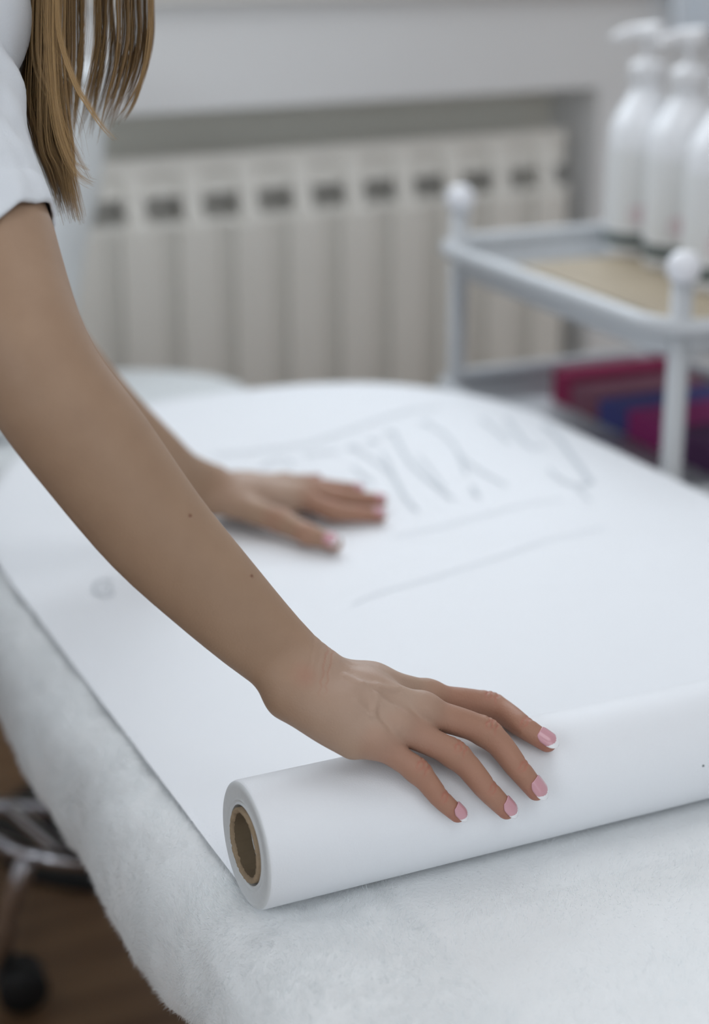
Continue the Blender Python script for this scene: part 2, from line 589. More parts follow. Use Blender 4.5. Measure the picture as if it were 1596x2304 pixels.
# ------------------------------------------------------------------ radiator
rad = empty('radiator', wallpt(.1, -.05, 0), 'cream ribbed aluminium radiator in the niche under the window sill', 'radiator')
holes = [245, 370, 490, 615, 735, 852, 968, 1083]
hy = [493, 478, 464, 450, 434, 421, 408, 395]
us = [wall_u(x, y)[0] for x, y in zip(holes, hy)]
SP = (us[-1] - us[0]) / 7
U0 = us[0]
ZP = wall_u(615, 496)[1]               # top of the front plates
ZBOT = ZP - .55
def rsec(s):
    bm = bmesh.new()
    w = SP * .31
    g = SP * .5 - .0008
    hexa(bm, wallpt(s, -.004, (ZP + ZBOT) / 2), WU, WN, ZZ, w, .004, (ZP - ZBOT) / 2)         # front plate
    hexa(bm, wallpt(s, -.045, (ZP + ZBOT) / 2), WU, WN, ZZ, .006, .038, (ZP - ZBOT) / 2)       # web
    hexa(bm, wallpt(s, -.016, (ZP + ZBOT) / 2), WU, WN, ZZ, g, .002, (ZP - ZBOT) / 2)          # inner fin
    hexa(bm, wallpt(s, -.082, (ZP + .09 + ZBOT) / 2), WU, WN, ZZ, g, .002, (ZP + .09 - ZBOT) / 2)  # rear plate
    # rib that leans back over the grille
    def lean(z0, z1, n0, n1, a, th):
        d = wallpt(s, n1, z1) - wallpt(s, n0, z0); l = np.linalg.norm(d); d /= l
        q = np.cross(WU, d)
        hexa(bm, (wallpt(s, n1, z1) + wallpt(s, n0, z0)) / 2, WU, d, q, a, l / 2, th)
    lean(ZP - .002, ZP + .092, -.005, -.028, SP * .17, .004)
    lean(ZP - .002, ZP + .012, -.012, -.016, g, .002)
    lean(ZP + .052, ZP + .090, -.026, -.036, g, .002)
    hexa(bm, wallpt(s, -.055, ZP + .102), WU, WN, ZZ, g, .031, .013)                           # cap
    hexa(bm, wallpt(s, -.045, ZBOT + .02), WU, WN, ZZ, g, .035, .02)
    return bm_obj('section', bm, M_RAD, rad, bevel=.0015, seg=1)
for i in range(10):
    rsec(U0 + (i - .5) * SP) if i else rsec(U0 - .5 * SP)
rsec(U0 - 1.5 * SP)
# pipes and brackets that carry the radiator
for s in (U0 - 1.9 * SP, ):
    tube('pipe', [wallpt(s - .02, -.05, 0), wallpt(s - .02, -.05, ZBOT + .02), wallpt(s + .06, -.05, ZBOT + .02)], .010, M_RAD, rad)

# ------------------------------------------------------------------ bed
XL, XR, YN, YF = .302, 1.105, .02, 2.035
CRX, CRY = .40, .60                    # the far left corner is cut back in a long curve
def outline(n, off=0.0, rf=.30, rn=.10):
    """rounded rectangle, anticlockwise, starting at the near left corner; off > 0 grows it"""
    pts = []
    def arc(cx, cy, r, a0, a1, m, ry=None):
        for t in np.linspace(a0, a1, m, endpoint=False):
            pts.append((cx + r * math.cos(t), cy + (ry or r) * math.sin(t)))
    def line(p, q, m):
        for t in np.linspace(0, 1, m, endpoint=False):
            pts.append((p[0] + (q[0] - p[0]) * t, p[1] + (q[1] - p[1]) * t))
    a, b, c, d = XL - off, XR + off, YN - off, YF + off
    rf, rn, ex_, ey_ = rf + off, rn + off, CRX + off, CRY + off
    line((a + rn, c), (b - rn, c), n // 8)
    arc(b - rn, c + rn, rn, -math.pi / 2, 0, n // 16)
    line((b, c + rn), (b, d - rf), n // 4)
    arc(b - rf, d - rf, rf, 0, math.pi / 2, n // 8)
    line((b - rf, d), (a + ex_, d), n // 16)
    arc(a + ex_, d - ey_, ex_, math.pi / 2, math.pi, n // 6, ey_)
    line((a, d - ey_), (a, c + rn), n // 4)
    arc(a + rn, c + rn, rn, math.pi, 1.5 * math.pi, n // 16)
    return np.array(pts)

def slab_rings(prof, n, inner, spine_pad=.25):
    """prof: (offset, z) from the lower hem up over the edge; then `inner` rings to the middle line"""
    base = outline(n)
    rings = [np.c_[outline(n, o), np.full(len(base), z)] for o, z in prof]
    last = rings[-1]
    xc = (XL + XR) / 2
    sp = last.copy()
    sp[:, 0] = xc
    sp[:, 1] = np.clip(last[:, 1], YN + spine_pad, YF - spine_pad)
    for i in range(1, inner + 1):
        rings.append(last + (sp - last) * (i / inner))
    return rings

def ring_mesh(rings):
    V = np.concatenate(rings)
    n = len(rings[0]); Fc = []
    k = np.arange(n)
    for i in range(len(rings) - 1):
        Fc.append(np.stack([i * n + k, i * n + (k + 1) % n, (i + 1) * n + (k + 1) % n, (i + 1) * n + k], 1))
    return V, np.concatenate(Fc)

bed = empty('massage_bed', (.7, 1.0, 0), 'massage bed with rounded head end under the white plush cover', 'bed')
r_ = slab_rings([(-.06, .632), (-.022, .632), (-.016, .64), (-.016, .68), (-.026, .698), (-.04, .703)], 200, 8)
V, Fc = ring_mesh(r_)
mt = mesh_obj('mattress', V, Fc, M_VINYL, bed)
box_obj('base_board', (.70, 1.0, .618), .30, .85, .012, M_FRAME, bed)
for y in (.45, 1.35):
    box_obj('pedestal', (.84, y, .33), .05, .05, .28, M_FRAME, bed, bevel=.006)
    box_obj('foot', (.80, y, .025), .24, .04, .025, M_FRAME, bed, bevel=.006)

def out_dist(x, y, inset=.035, rf=.30):
    """distance outside the rounded bed top (negative inside)"""
    a, b, d = XL + inset, XR - inset, YF - inset
    r = rf - inset
    if x < a + CRX - inset and y > d - (CRY - inset):
        rx, ry = CRX - inset, CRY - inset
        u_, v_ = (a + rx - x) / rx, (y - d + ry) / ry
        m_ = math.hypot(u_, v_)
        return (m_ - 1) * m_ / (math.hypot(u_ / rx, v_ / ry) + 1e-6)
    qx = abs(x - (a + b) / 2) - (b - a) / 2
    if y > d - r:
        q0, q1 = qx + r, (y - d) + r
        return min(max(q0, q1), 0) + math.hypot(max(q0, 0), max(q1, 0)) - r
    return qx

def sheet_z(x, y):
    z = ZB + .0022 + .0016 * noise.noise((x * 5, y * 3.2, 2)) + .0006 * noise.noise((x * 13, y * 11, 6))
    z += .0016 * math.exp(-((x * .45 + y - 1.72) / .02) ** 2) + .0013 * math.exp(-((x * .28 + y - 1.47) / .018) ** 2)
    z += .004 * math.exp(-((y - 1.95) / .10) ** 2 - ((x - .85) / .2) ** 2)
    d = out_dist(x, y)
    if d > 0: z -= d * d / (d + .05) * 1.15
    return z
# plush cover
prof = [(-.030, .624), (-.010, .614), (.000, .616), (.005, .626), (.008, .642), (.008, .660), (.005, .678), (-.001, .694), (-.012, .707), (-.026, .715), (-.042, .7190), (-.062, .72)]
prof2 = []
for i in range(len(prof) - 1):
    for t in (0, .5): prof2.append((prof[i][0] * (1 - t) + prof[i + 1][0] * t, prof[i][1] * (1 - t) + prof[i + 1][1] * t))
prof2.append(prof[-1])
rings = slab_rings(prof2, 880, 46)
V, Fc = ring_mesh(rings)
nr, nn = len(rings), len(rings[0])
Vg = V.reshape(nr, nn, 3)
dR = np.gradient(Vg, axis=0)
dT = (np.roll(Vg, -1, 1) - np.roll(Vg, 1, 1))
N = np.cross(dT, dR); N /= np.linalg.norm(N, axis=2)[..., None] + 1e-12
N = N.reshape(-1, 3)
N[np.isnan(N).any(1)] = (0, 0, 1)
inner_flat = np.repeat(np.arange(nr), nn) >= nr - 40
N[inner_flat] = (0, 0, 1)
edge_w = np.clip(1 - (np.repeat(np.arange(nr), nn) - len(prof2)) / 6.0, .25, 1)
disp = np.array([noise.noise(Vector(v) * 16) * .0045 + noise.noise(Vector(v) * 55) * .0022 + noise.noise(Vector(v) * 130) * .0009 for v in V])
under = (V[:, 0] > .325) & (V[:, 1] > .80)
disp = np.where(under & inner_flat, np.minimum(disp * .3, 0) - .0012, disp * edge_w)
# long soft folds on the hanging side and a wavy hem
side = np.repeat(np.arange(nr), nn) < len(prof2) - 6
disp += np.where(side, .005 * np.sin(V[:, 1] * 23 + V[:, 2] * 6) * np.clip((.71 - V[:, 2]) / .1, 0, 1), 0)
hem = np.clip((.66 - V[:, 2]) / .05, 0, 1)
V = V + N * disp[:, None]
V[:, 2] += hem * (.009 * np.sin(V[:, 1] * 9 + 1.0) + .005 * np.sin(V[:, 1] * 31))
for i_ in np.nonzero((V[:, 0] > .318) & (V[:, 0] < 1.09) & (V[:, 1] > .85) & (V[:, 2] > .70))[0]:
    lim = sheet_z(V[i_, 0], V[i_, 1]) - (.0012 if V[i_, 0] > .334 else -.0015)
    V[i_, 2] = min(V[i_, 2], lim)
cover = mesh_obj('plush_cover', V, Fc, M_PLUSH)
cover.location = (0, 0, 0)
tag(cover, 'white fluffy plush cover wrapped over the massage bed', 'bed cover')
# fibres of the pile
V4 = V[Fc]
cen = V4.mean(1)
ar = np.linalg.norm(np.cross(V4[:, 2] - V4[:, 0], V4[:, 3] - V4[:, 1]), axis=1)
fn_ = np.cross(V4[:, 2] - V4[:, 0], V4[:, 3] - V4[:, 1]); fn_ /= np.linalg.norm(fn_, axis=1)[:, None] + 1e-12
flip = (fn_[:, 2] < 0) & (cen[:, 2] > .70)
near = (cen[:, 1] < 1.6) & (cen[:, 2] > .60)
hidden = (cen[:, 0] > .345) & (cen[:, 0] < 1.07) & (cen[:, 1] > .86)
wgt = ar * near * ~hidden * np.where((cen[:, 0] < .42) & (cen[:, 1] > .45), 3.0, np.where((cen[:, 1] > .45) & (cen[:, 0] < .95), 1.0, .7))
NF = 250000
pick = rng.choice(len(cen), NF, p=wgt / wgt.sum())
a_, b_ = rng.random(NF)[:, None], rng.random(NF)[:, None]
q4 = V4[pick]
pos = (q4[:, 0] * (1 - a_) + q4[:, 1] * a_) * (1 - b_) + (q4[:, 3] * (1 - a_) + q4[:, 2] * a_) * b_
nn_ = N.reshape(-1, 3)[Fc[pick][:, 0]]
comb = np.stack([np.sin(pos[:, 0] * 47 + 2 * np.sin(pos[:, 1] * 31)), np.cos(pos[:, 1] * 43 + 2 * np.sin(pos[:, 0] * 37)), np.sin(pos[:, 1] * 61 + pos[:, 2] * 40)], 1)
dirv = nn_ * .45 + comb * .55 + rng.normal(0, .35, (NF, 3))
dirv /= np.linalg.norm(dirv, axis=1)[:, None]
dirv += nn_ * np.clip(.25 - np.einsum('ij,ij->i', dirv, nn_), 0, 1)[:, None]
ln = rng.uniform(.003, .0065, NF)[:, None]
wd = np.cross(dirv, rng.normal(0, 1, (NF, 3))); wd /= np.linalg.norm(wd, axis=1)[:, None]
FV = np.stack([pos - wd * .00022 - nn_ * .0005, pos + wd * .00022 - nn_ * .0005, pos + dirv * ln], 1).reshape(-1, 3)
pile = mesh_obj('pile', FV, np.arange(NF * 3).reshape(-1, 3), M_PILE, cover)
pile['kind'] = 'stuff'

# ------------------------------------------------------------------ paper roll and unrolled sheet
RR, YR = .0405, .873
ZR = ZB + RR - .0015
X0, X1 = .334, 1.035
pr = empty('paper_roll', (X0, YR, ZB), 'thick white nonwoven paper roll, partly unrolled along the plush bed', 'paper roll')
prof = [(0.0005, .0255), (.0012, .027), (.0004, .0285), (.0010, .030), (.0002, .032), (.0007, .0345), (0, .036), (.0003, .0385), (.0012, .0399), (.0030, RR)]
nb_ = 60
prof += [(X1 - X0 - .003, RR), (X1 - X0, RR - .002), (X1 - X0, .0255)]
body = lathe('roll', (X0, YR, ZR), EX, [(.012, .0242)] + prof, M_PAPER, pr, nseg=128)
body.data.materials.append(M_PAPEREND)
for pgon in body.data.polygons:
    if pgon.center[0] < X0 + .0125 and math.hypot(pgon.center[1] - YR, pgon.center[2] - ZR) < .0392: pgon.material_index = 1
# cardboard core with a torn rim
V, Fc = [], []
ns = 160
ring_def = [(.25, .0203), (.0010, .0203), (-.0006, .0206), (-.0014, .0222), (-.0006, .0236), (.004, .0240), (.25, .0240)]
for i, (t, r) in enumerate(ring_def):
    for k in range(ns):
        a = 2 * math.pi * k / ns
        jr = 0
        if i in (1, 2): jr = .0006 * noise.noise((math.cos(a) * 5, math.sin(a) * 5, 1)) + .0006 * noise.noise((math.cos(a) * 19, math.sin(a) * 19, 4))
        if i == 4: jr = .0004 * noise.noise((math.cos(a) * 14, math.sin(a) * 14, 8))
        V.append((X0 + t + (.0007 * noise.noise((math.cos(a) * 12, math.sin(a) * 12, i)) if 0 < i < 5 else 0), YR + (r + jr) * math.cos(a), ZR + (r + jr) * math.sin(a)))
for i in range(len(ring_def) - 1):
    for k in range(ns):
        l = (k + 1) % ns
        Fc.append((i * ns + k, i * ns + l, (i + 1) * ns + l, (i + 1) * ns + k))
core = mesh_obj('cardboard_core', V, Fc, M_CARD, pr)
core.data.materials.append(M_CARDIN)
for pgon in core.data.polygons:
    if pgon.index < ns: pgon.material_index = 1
core['label'] = 'brown cardboard core with torn rim'

gx, gy = 90, 190
ys = np.linspace(YR, 2.045, gy)
xs = np.linspace(X0 + .002, 1.075, gx)
V = []
for y in ys:
    for x in xs:
        d = out_dist(x, y)
        f = 1 - .35 * min(max(d, 0) / .13, 1) * (.4 if d > 0 else 0)
        xx = (XL + XR) / 2 + (x - (XL + XR) / 2) * f
        V.append((xx, y, sheet_z(x, y)))
k = np.arange(gx - 1)
Fc = np.concatenate([np.stack([j * gx + k, j * gx + k + 1, (j + 1) * gx + k + 1, (j + 1) * gx + k], 1) for j in range(gy - 1)])
sheet = mesh_obj('unrolled_sheet', V, Fc, M_PAPER, pr)

def stroke(pts, w=.0042, n=None, dense=True):
    """marker stroke lying on the sheet, pts are photo pixels"""
    q = np.array([onz(x, y, ZB + .003)[:2] for x, y in pts])
    q = np.c_[q, np.zeros(len(q))]
    m = max(6, int(np.sum(np.linalg.norm(np.diff(q, axis=0), axis=1)) / .006))
    q = smooth_path(q, m) if len(q) > 1 else q
    T = np.gradient(q, axis=0); T /= np.linalg.norm(T, axis=1)[:, None] + 1e-9
    S = np.stack([-T[:, 1], T[:, 0], np.zeros(len(q))], 1)
    V = []
    for i in range(m):
        ww = w / 2 * (1 if 0 < i < m - 1 else .5)
        for s in (-1, 1):
            v = q[i] + S[i] * ww * s
            V.append((v[0], v[1], sheet_z(v[0], v[1]) + .0008))
    Fc = [(2 * i, 2 * i + 2, 2 * i + 3, 2 * i + 1) for i in range(m - 1)]
    return mesh_obj('marker_stroke', V, Fc, M_INK, sheet, smooth=False)
def c1(*p): return [(460 + x * .3133, 880 + y * .3133) for x, y in p]
def c2(*p): return [(860 + x * .3383, 890 + y * .3383) for x, y in p]
def c3(*p): return [(700 + x * .5614, 1100 + y * .5614) for x, y in p]
def c4(*p): return [(x * .3133, 1050 + y * .3133) for x, y in p]
stroke(c1((60, 460), (380, 430), (700, 385), (900, 330), (1100, 260), (1300, 190), (1480, 135)) + c2((150, 100), (380, 85)), .0034)
stroke(c1((400, 550), (500, 500), (590, 495), (645, 530)))
stroke(c1((710, 465), (830, 445), (975, 440)))
for x, y in ((1070, 405), (1210, 360), (1340, 300)): stroke(c1((x - 22, y - 12), (x + 22, y + 12)), .013)
for x, y in ((60, 245), (290, 180)): stroke(c2((x - 18, y - 10), (x + 18, y + 10)), .011)
stroke(c1((1060, 540), (1210, 655)))
stroke(c1((1090, 420), (1250, 520), (1400, 650)), .0036)
stroke(c2((0, 380), (70, 520), (150, 670), (235, 770)), .005)
stroke(c2((80, 260), (180, 440), (320, 570), (470, 690)), .005)
stroke(c2((240, 400), (420, 620)), .003)
stroke(c2((310, 190), (430, 270), (540, 420), (680, 520), (830, 600)), .004)
stroke(c2((500, 380), (535, 450), (560, 530)), .004)
stroke(c2((595, 600), (640, 680)), .006)
stroke(c2((655, 150), (760, 230), (850, 310)), .006)
stroke(c2((820, 145), (880, 220), (950, 310), (1010, 345), (1080, 330)), .006)
stroke(c2((1070, 185), (1160, 270), (1260, 400), (1350, 520), (1395, 590)), .007)
stroke(c2((1105, 485), (1190, 560), (1300, 600), (1390, 590)), .005)
stroke(c2((1290, 610), (1390, 710)), .003)
stroke(c3((330, 190), (520, 150), (700, 105), (860, 65), (1010, 45)), .0014)
stroke(c3((160, 465), (330, 400), (500, 350), (760, 270), (960, 210), (1180, 155)), .0012)
stroke([(235 + 24 * math.cos(t) , 1321 + 20 * math.sin(t)) for t in np.linspace(.5, 5.6, 12)], .0030)
stroke(c4((730, 900), (745, 850), (800, 850), (780, 890), (830, 880)), .0026)

# small dark fleck on the roll near the picture edge
fq = ray(1583, 1723); fo = np.array([CAM[1] - YR, CAM[2] - ZR])
fA, fB = fq[1] ** 2 + fq[2] ** 2, fo[0] * fq[1] + fo[1] * fq[2]
fp = CAM + fq * ((-fB - math.sqrt(fB * fB - fA * (fo @ fo - RR * RR))) / fA)
fn = np.array([0, fp[1] - YR, fp[2] - ZR]) / RR
lathe('fleck', fp, fn, [(-.0002, .0009), (.0003, .0008), (.0005, .0002)], M_DKBAND, body, 10)
# ------------------------------------------------------------------ chair by the radiator
ch = empty('white_chair', (*(G(-.36, 2.30, 0))[:2], 0), 'white padded chair with rounded seat between bed and radiator', 'chair')
def superslab(name, c, a, b, zlo, zhi, e, material, parent, u=RT, v=FH, crown=.0):
    rings = []
    n = 72
    for (s, z) in ((.90, zlo), (.97, zlo + .012), (1.0, (zlo + zhi) / 2), (.985, zhi - .014), (.94, zhi - .003), (.8, zhi + crown * .4), (.5, zhi + crown * .8), (.02, zhi + crown)):
        R_ = []
        for k in range(n):
            t = 2 * math.pi * k / n
            cx = math.copysign(abs(math.cos(t)) ** (2 / e), math.cos(t)); sy = math.copysign(abs(math.sin(t)) ** (2 / e), math.sin(t))
            R_.append(np.asarray(c) + u * (a * s * cx) + v * (b * s * sy) + ZZ * z)
        rings.append(np.array(R_))
    V, Fc = ring_mesh(rings)
    o = mesh_obj(name, V, Fc, material, parent)
    return o
sc_ = G(-.36, 2.30, 0)
superslab('seat', sc_, .235, .27, .555, .650, 2.6, M_VINYL, ch, crown=.012)
# backrest: a padded shell whose edge bows forward
bq = []
edge = [(240, 150), (239, 260), (232, 380), (214, 480), (193, 570), (176, 680), (160, 800), (150, 860)]
E_ = smooth_path([P(x, y, 2.50) for i, (x, y) in enumerate(edge)], 26)
Vb, Fb = [], []
nW = 14
for i, e in enumerate(E_):
    for j in range(nW):
        t = 2 * math.pi * j / nW
        Vb.append(e - RT * .055 + RT * .055 * math.copysign(abs(math.cos(t)) ** .7, math.cos(t)) + FH * (-.10 + .20 * math.copysign(abs(math.sin(t)) ** .5, math.sin(t))))
for i in range(len(E_) - 1):
    for j in range(nW):
        l = (j + 1) % nW
        Fb.append((i * nW + j, i * nW + l, (i + 1) * nW + l, (i + 1) * nW + j))
Fb.append(tuple(range(nW))); Fb.append(tuple((len(E_) - 1) * nW + j for j in range(nW)))
mesh_obj('backrest', Vb, Fb, M_VINYL, ch)
tube('column', [sc_ + ZZ * .04, sc_ + ZZ * .56], .03, M_CHROME, ch, 16)
lathe('base', sc_, ZZ, [(0, .19), (.012, .19), (.03, .05), (.05, .035)], M_BLACK, ch)

def norm0(v): return v / np.linalg.norm(v)
# ------------------------------------------------------------------ rolling stool under the bed's edge
st = empty('rolling_stool', (*onz(-60, 2180, 0)[:2], 0), 'chrome framed stool with black caster beside the bed', 'stool')
tube('foot_bar', smooth_path([P(-420, 1806, 2.16), P(-100, 1812, 2.16), P(300, 1824, 2.14)], 16), .0115, M_CHROME, st)
tube('curved_bar', smooth_path([P(-420, 1822, 2.06), P(-120, 1862, 2.02), P(0, 1898, 2.0), P(70, 1921, 2.0), P(160, 1936, 2.0), P(260, 1930, 2.03), P(300, 1880, 2.09), P(300, 1824, 2.14)], 40), .0115, M_CHROME, st)
tube('strut', smooth_path([P(150, 1932, 2.0), P(118, 1898, 2.04), P(60, 1850, 2.1), P(20, 1815, 2.16)], 16), .009, M_CHROME, st)
cpos = onz(42, 2262, .0)
cz = np.array([cpos[0], cpos[1], .032])
tube('leg', smooth_path([P(62, 1930, 2.0), P(46, 1978, 2.0), P(22, 2050, 2.02), P(12, 2120, 2.05), cz + ZZ * .035 - RT * .02], 24), .0125, M_CHROME, st)
for cc in (cz, cz - RT * .45 + FH * .02, cz - RT * .36 + FH * .40, cz - RT * .02 + FH * .42):
    lathe('caster', cc + FH * .016, norm0(-FH + .35 * RT), [(-.011, .004), (-.010, .024), (-.004, .032), (.036, .032), (.042, .024), (.043, .004)], M_BLACK, st, 32)
for cc, top in ((cz - RT * .45 + FH * .02, P(-420, 1822, 2.06)), (cz - RT * .36 + FH * .40, P(-420, 1806, 2.16)), (cz - RT * .02 + FH * .42, P(280, 1824, 2.14))):
    tube('leg', smooth_path([top, (top + cc) / 2 + RT * .01, cc + ZZ * .03], 10), .0115, M_CHROME, st)
sx = onz(-180, 1330, .46)
tube('column', [np.array([sx[0], sx[1], .10]), np.array([sx[0], sx[1], .43])], .022, M_CHROME, st, 16)
superslab('seat', np.array([sx[0], sx[1], 0]), .17, .17, .42, .49, 2.0, M_BLACKV, st, crown=.008)

# ------------------------------------------------------------------ trolley
TA = math.radians(24)
TU = math.cos(TA) * RT + math.sin(TA) * FH       # along the far rail, to the right
TV = math.sin(TA) * RT - math.cos(TA) * FH       # towards the camera
TK = G(.109, 2.435, 0)
TL, TW = .61, .40
tr = empty('trolley', TK + TU * TW / 2 + TV * TL / 2, 'white three-tier trolley with tubular legs and ball knobs beside the bed', 'trolley')
def tp(s, t, z): return TK + TU * s + TV * t + ZZ * z
def rrect(s0, s1, t0, t1, r, z, m=8):
    pts = []
    for (cs, ct, a0) in ((s1 - r, t0 + r, -90), (s1 - r, t1 - r, 0), (s0 + r, t1 - r, 90), (s0 + r, t0 + r, 180)):
        for k in range(m + 1):
            a = math.radians(a0 + 90 * k / m)
            pts.append(tp(cs + r * math.cos(a), ct + r * math.sin(a), z))
    return np.array(pts)
ZTR = .862
for zt in (ZTR, ZTR - .20, .22):
    tray = tube('tray_rail', rrect(0, TW, 0, TL, .07, zt), .011, M_TROL, tr, 10, closed=True)
    rg = [rrect(.006, TW - .006, .006, TL - .006, .066, zt - .008), rrect(.012, TW - .012, .012, TL - .012, .06, zt - .036), rrect(.035, TW - .035, .035, TL - .035, .04, zt - .040)]
    c_ = rg[-1].mean(0)
    rg.append(c_ + (rg[-1] - c_) * .01)
    up_ = [r.copy() for r in rg]
    V, Fc = ring_mesh(rg)
    o = mesh_obj('tray', V, Fc, M_TROL, tr)
    md = o.modifiers.new('thickness', 'SOLIDIFY'); md.thickness = .003
legs_at = ((.03, .03), (TW - .03, .03), (.03, TL - .03), (TW - .03, TL - .03))
for s, t in legs_at:
    tube('leg', [tp(s, t, .075), tp(s, t, ZTR + .055)], .0125, M_TROL, tr, 14)
    lathe('knob', tp(s, t, ZTR + .05), ZZ, [(0, .010), (.004, .0165), (.014, .0205), (.024, .019), (.033, .012), (.036, .001)], M_KNOB, tr, 24)
    tube('bracket', [tp(s, t, ZTR - .028), tp(s + (.02 if s < .1 else -.02), t, ZTR - .028)], .008, M_GREY, tr, 8)
    lathe('caster', tp(s - .012, t, .034), TU, [(0, .006), (.001, .034), (.023, .034), (.024, .006)], M_BLACK, tr, 24)
    tube('caster_fork', [tp(s, t, .085), tp(s, t, .036)], .010, M_GREY, tr, 8)
# tan board in the upper tray
bdo = box_obj('board', tp(TW / 2 + .02, TL / 2 + .01, ZTR - .028), TW / 2 - .065, TL / 2 - .085, .009, M_TAN, None, u=TU, v=TV, bevel=.003)
tag(bdo, 'tan board lying in the top tray of the trolley', 'board')

# ------------------------------------------------------------------ pump bottles
def bottle(base, label, spin, sc=1.06):
    e = empty('pump_bottle', base, label, 'bottle', 'white pump bottles on the trolley')
    r = .047 * sc
    b = lathe('bottle_body', base, ZZ, [(0, r * .90), (.003, r * .98), (.012, r), (.150 * sc, r), (.168 * sc, r * .97), (.184 * sc, r * .84), (.200 * sc, r * .62), (.214 * sc, r * .46), (.222 * sc, r * .40), (.226 * sc, r * .40)], M_BOTTLE, e, 40)
    lathe('pump_collar', base + ZZ * .224 * sc, ZZ, [(0, r * .46), (.002, r * .50), (.026, r * .50), (.030, r * .40), (.034, r * .2)], M_PUMP, e, 28)
    lathe('pump_stem', base + ZZ * .254 * sc, ZZ, [(0, r * .13), (.030, r * .13)], M_PUMP, e, 12)
    d = math.cos(spin) * RT + math.sin(spin) * FH
    h0 = base + ZZ * .292 * sc
    n_ = tube('pump_nozzle', smooth_path([h0 - d * .016, h0, h0 + d * .028 - ZZ * .001, h0 + d * .052 - ZZ * .010], 14), np.linspace(.0125, .006, 14), M_PUMP, e, 12)
    lathe('pump_head', h0 - ZZ * .008, ZZ, [(-.006, r * .3), (.0, r * .40), (.012, r * .40), (.017, r * .30), (.018, .001)], M_PUMP, e, 24)
    lathe('dark_band', base + ZZ * .014, ZZ, [(0, r * 1.004), (.0001, r * 1.012), (.020, r * 1.012), (.0201, r * 1.004)], M_DKBAND, b, 40)
    lathe('label', base + ZZ * .040, ZZ, [(0, r * 1.002), (.0001, r * 1.008), (.105 * sc, r * 1.008), (.1051 * sc, r * 1.002)], M_LABEL, b, 40)
    # round pink print and grey print on the side that faces the room
    f = (CAM - base) * np.array([1, 1, 0]); f /= np.linalg.norm(f)
    s = np.cross(ZZ, f)
    def print_(name, du, z, ru, rz, m_):
        V = []
        for k in range(20):
            t = 2 * math.pi * k / 20
            a = (du + ru * math.cos(t)) / r
            V.append(base + ZZ * (z + rz * math.sin(t)) + r * 1.014 * (math.cos(a) * f + math.sin(a) * s))
        V.append(base + ZZ * z + r * 1.014 * (math.cos(du / r) * f + math.sin(du / r) * s))
        mesh_obj(name, V, [(k, (k + 1) % 20, 20) for k in range(20)], m_, b)
    print_('pink_mark', -.002, .062, .014, .014, M_PINK)
    print_('grey_mark', .036, .118, .012, .012, M_GREY)
    return e
ZPAN = ZTR - .040
def tray_at(x, s_t): pass
bottle(G(.412, 2.475, ZTR - .019), 'white pump bottle farthest from the trolley corner knob, nozzle to the left', math.radians(185))
bottle(G(.452, 2.375, ZTR - .019), 'middle white pump bottle on the trolley, right of the first', math.radians(200))
bottle(G(.478, 2.225, ZTR - .019), 'white pump bottle cut off at the right picture edge', math.radians(80))

# ------------------------------------------------------------------ folded towels on the bottom tray
zt_ = ZTR - .20 - .0385
t0 = .055
for k_, w_, h_, lb in ((0, .055, .050, 'dark magenta folded towel at the back of the middle tray'), (1, .075, .040, 'mauve folded towel beside the magenta one in the tray'),
                       (2, .075, .036, 'blue folded towel in the middle tray of the trolley'), (3, .10, .040, 'bright pink folded towel near the front trolley leg'), (4, .12, .040, 'purple folded towel at the near end of the middle tray')):
    bm = bmesh.new()
    hexa(bm, tp(TW * .68, t0 + w_ / 2, zt_ + h_ / 2), TU, TV, ZZ, .095, w_ / 2 - .001, h_ / 2)
    o = bm_obj('folded_towel', bm, M_TOWEL[k_], None, smooth=True, bevel=h_ * .4, seg=4)
    tag(o, lb, 'towel', 'folded towels on the trolley')
    t0 += w_

# pale blue blind at the right of the window
bl = wall_u(1500, 40, .05)[0]
bm = bmesh.new()
for i in range(12):
    s = bl + .04 + i * .05
    hexa(bm, wallpt(s, .055 + .012 * (i % 2), 1.755), WU, WN, ZZ, .026, .004, .655)
cur = bm_obj('window_curtain', bm, M_CURT, None, bevel=.002, seg=1)
tag(cur, 'pale blue curtain hanging at the wall behind the bottles', 'curtain')
tube('curtain_rod', [wallpt(bl - .2, .06, 2.42), wallpt(bl + .9, .06, 2.42)], .012, M_CHROME, cur)

# ================================================================== PERSON
per = empty('person', (-.16, 1.2, 0), 'person in white t-shirt leaning over the bed, hands on paper roll and sheet', 'person')
DOR_CAM = -FW

def norm(v): return v / np.linalg.norm(v)

# ---- right hand skeleton (photo pixel + contact with the roll gives the distance)
def on_roll(x, y, off):
    d = ray(x, y); r = RR + off
    oy, oz = CAM[1] - YR, CAM[2] - ZR
    A = d[1] ** 2 + d[2] ** 2; B = oy * d[1] + oz * d[2]; Cc = oy * oy + oz * oz - r * r
    D = B * B - A * Cc
    t = (-B - math.sqrt(max(D, 0))) / A
    return CAM + d * t
FING = {'index': [(965, 1570), (1102, 1588), (1180, 1637), (1232, 1671)],
        'middle': [(951, 1600), (1093, 1648), (1166, 1729), (1207, 1779)],
        'ring': [(887, 1634), (1022, 1697), (1096, 1777), (1140, 1822)],
        'pinky': [(841, 1667), (938, 1734), (990, 1795), (1030, 1832)]}
OFF = {'index': (.027, .0135, .0095, .0070), 'middle': (.031, .0150, .0090, .0070), 'ring': (.030, .0145, .0090, .0068), 'pinky': (.027, .0130, .0085, .0062)}
FR = {'index': (.0090, .0083, .0072, .0062), 'middle': (.0098, .0086, .0074, .0064), 'ring': (.0093, .0082, .0071, .0061), 'pinky': (.0085, .0072, .0062, .0053)}
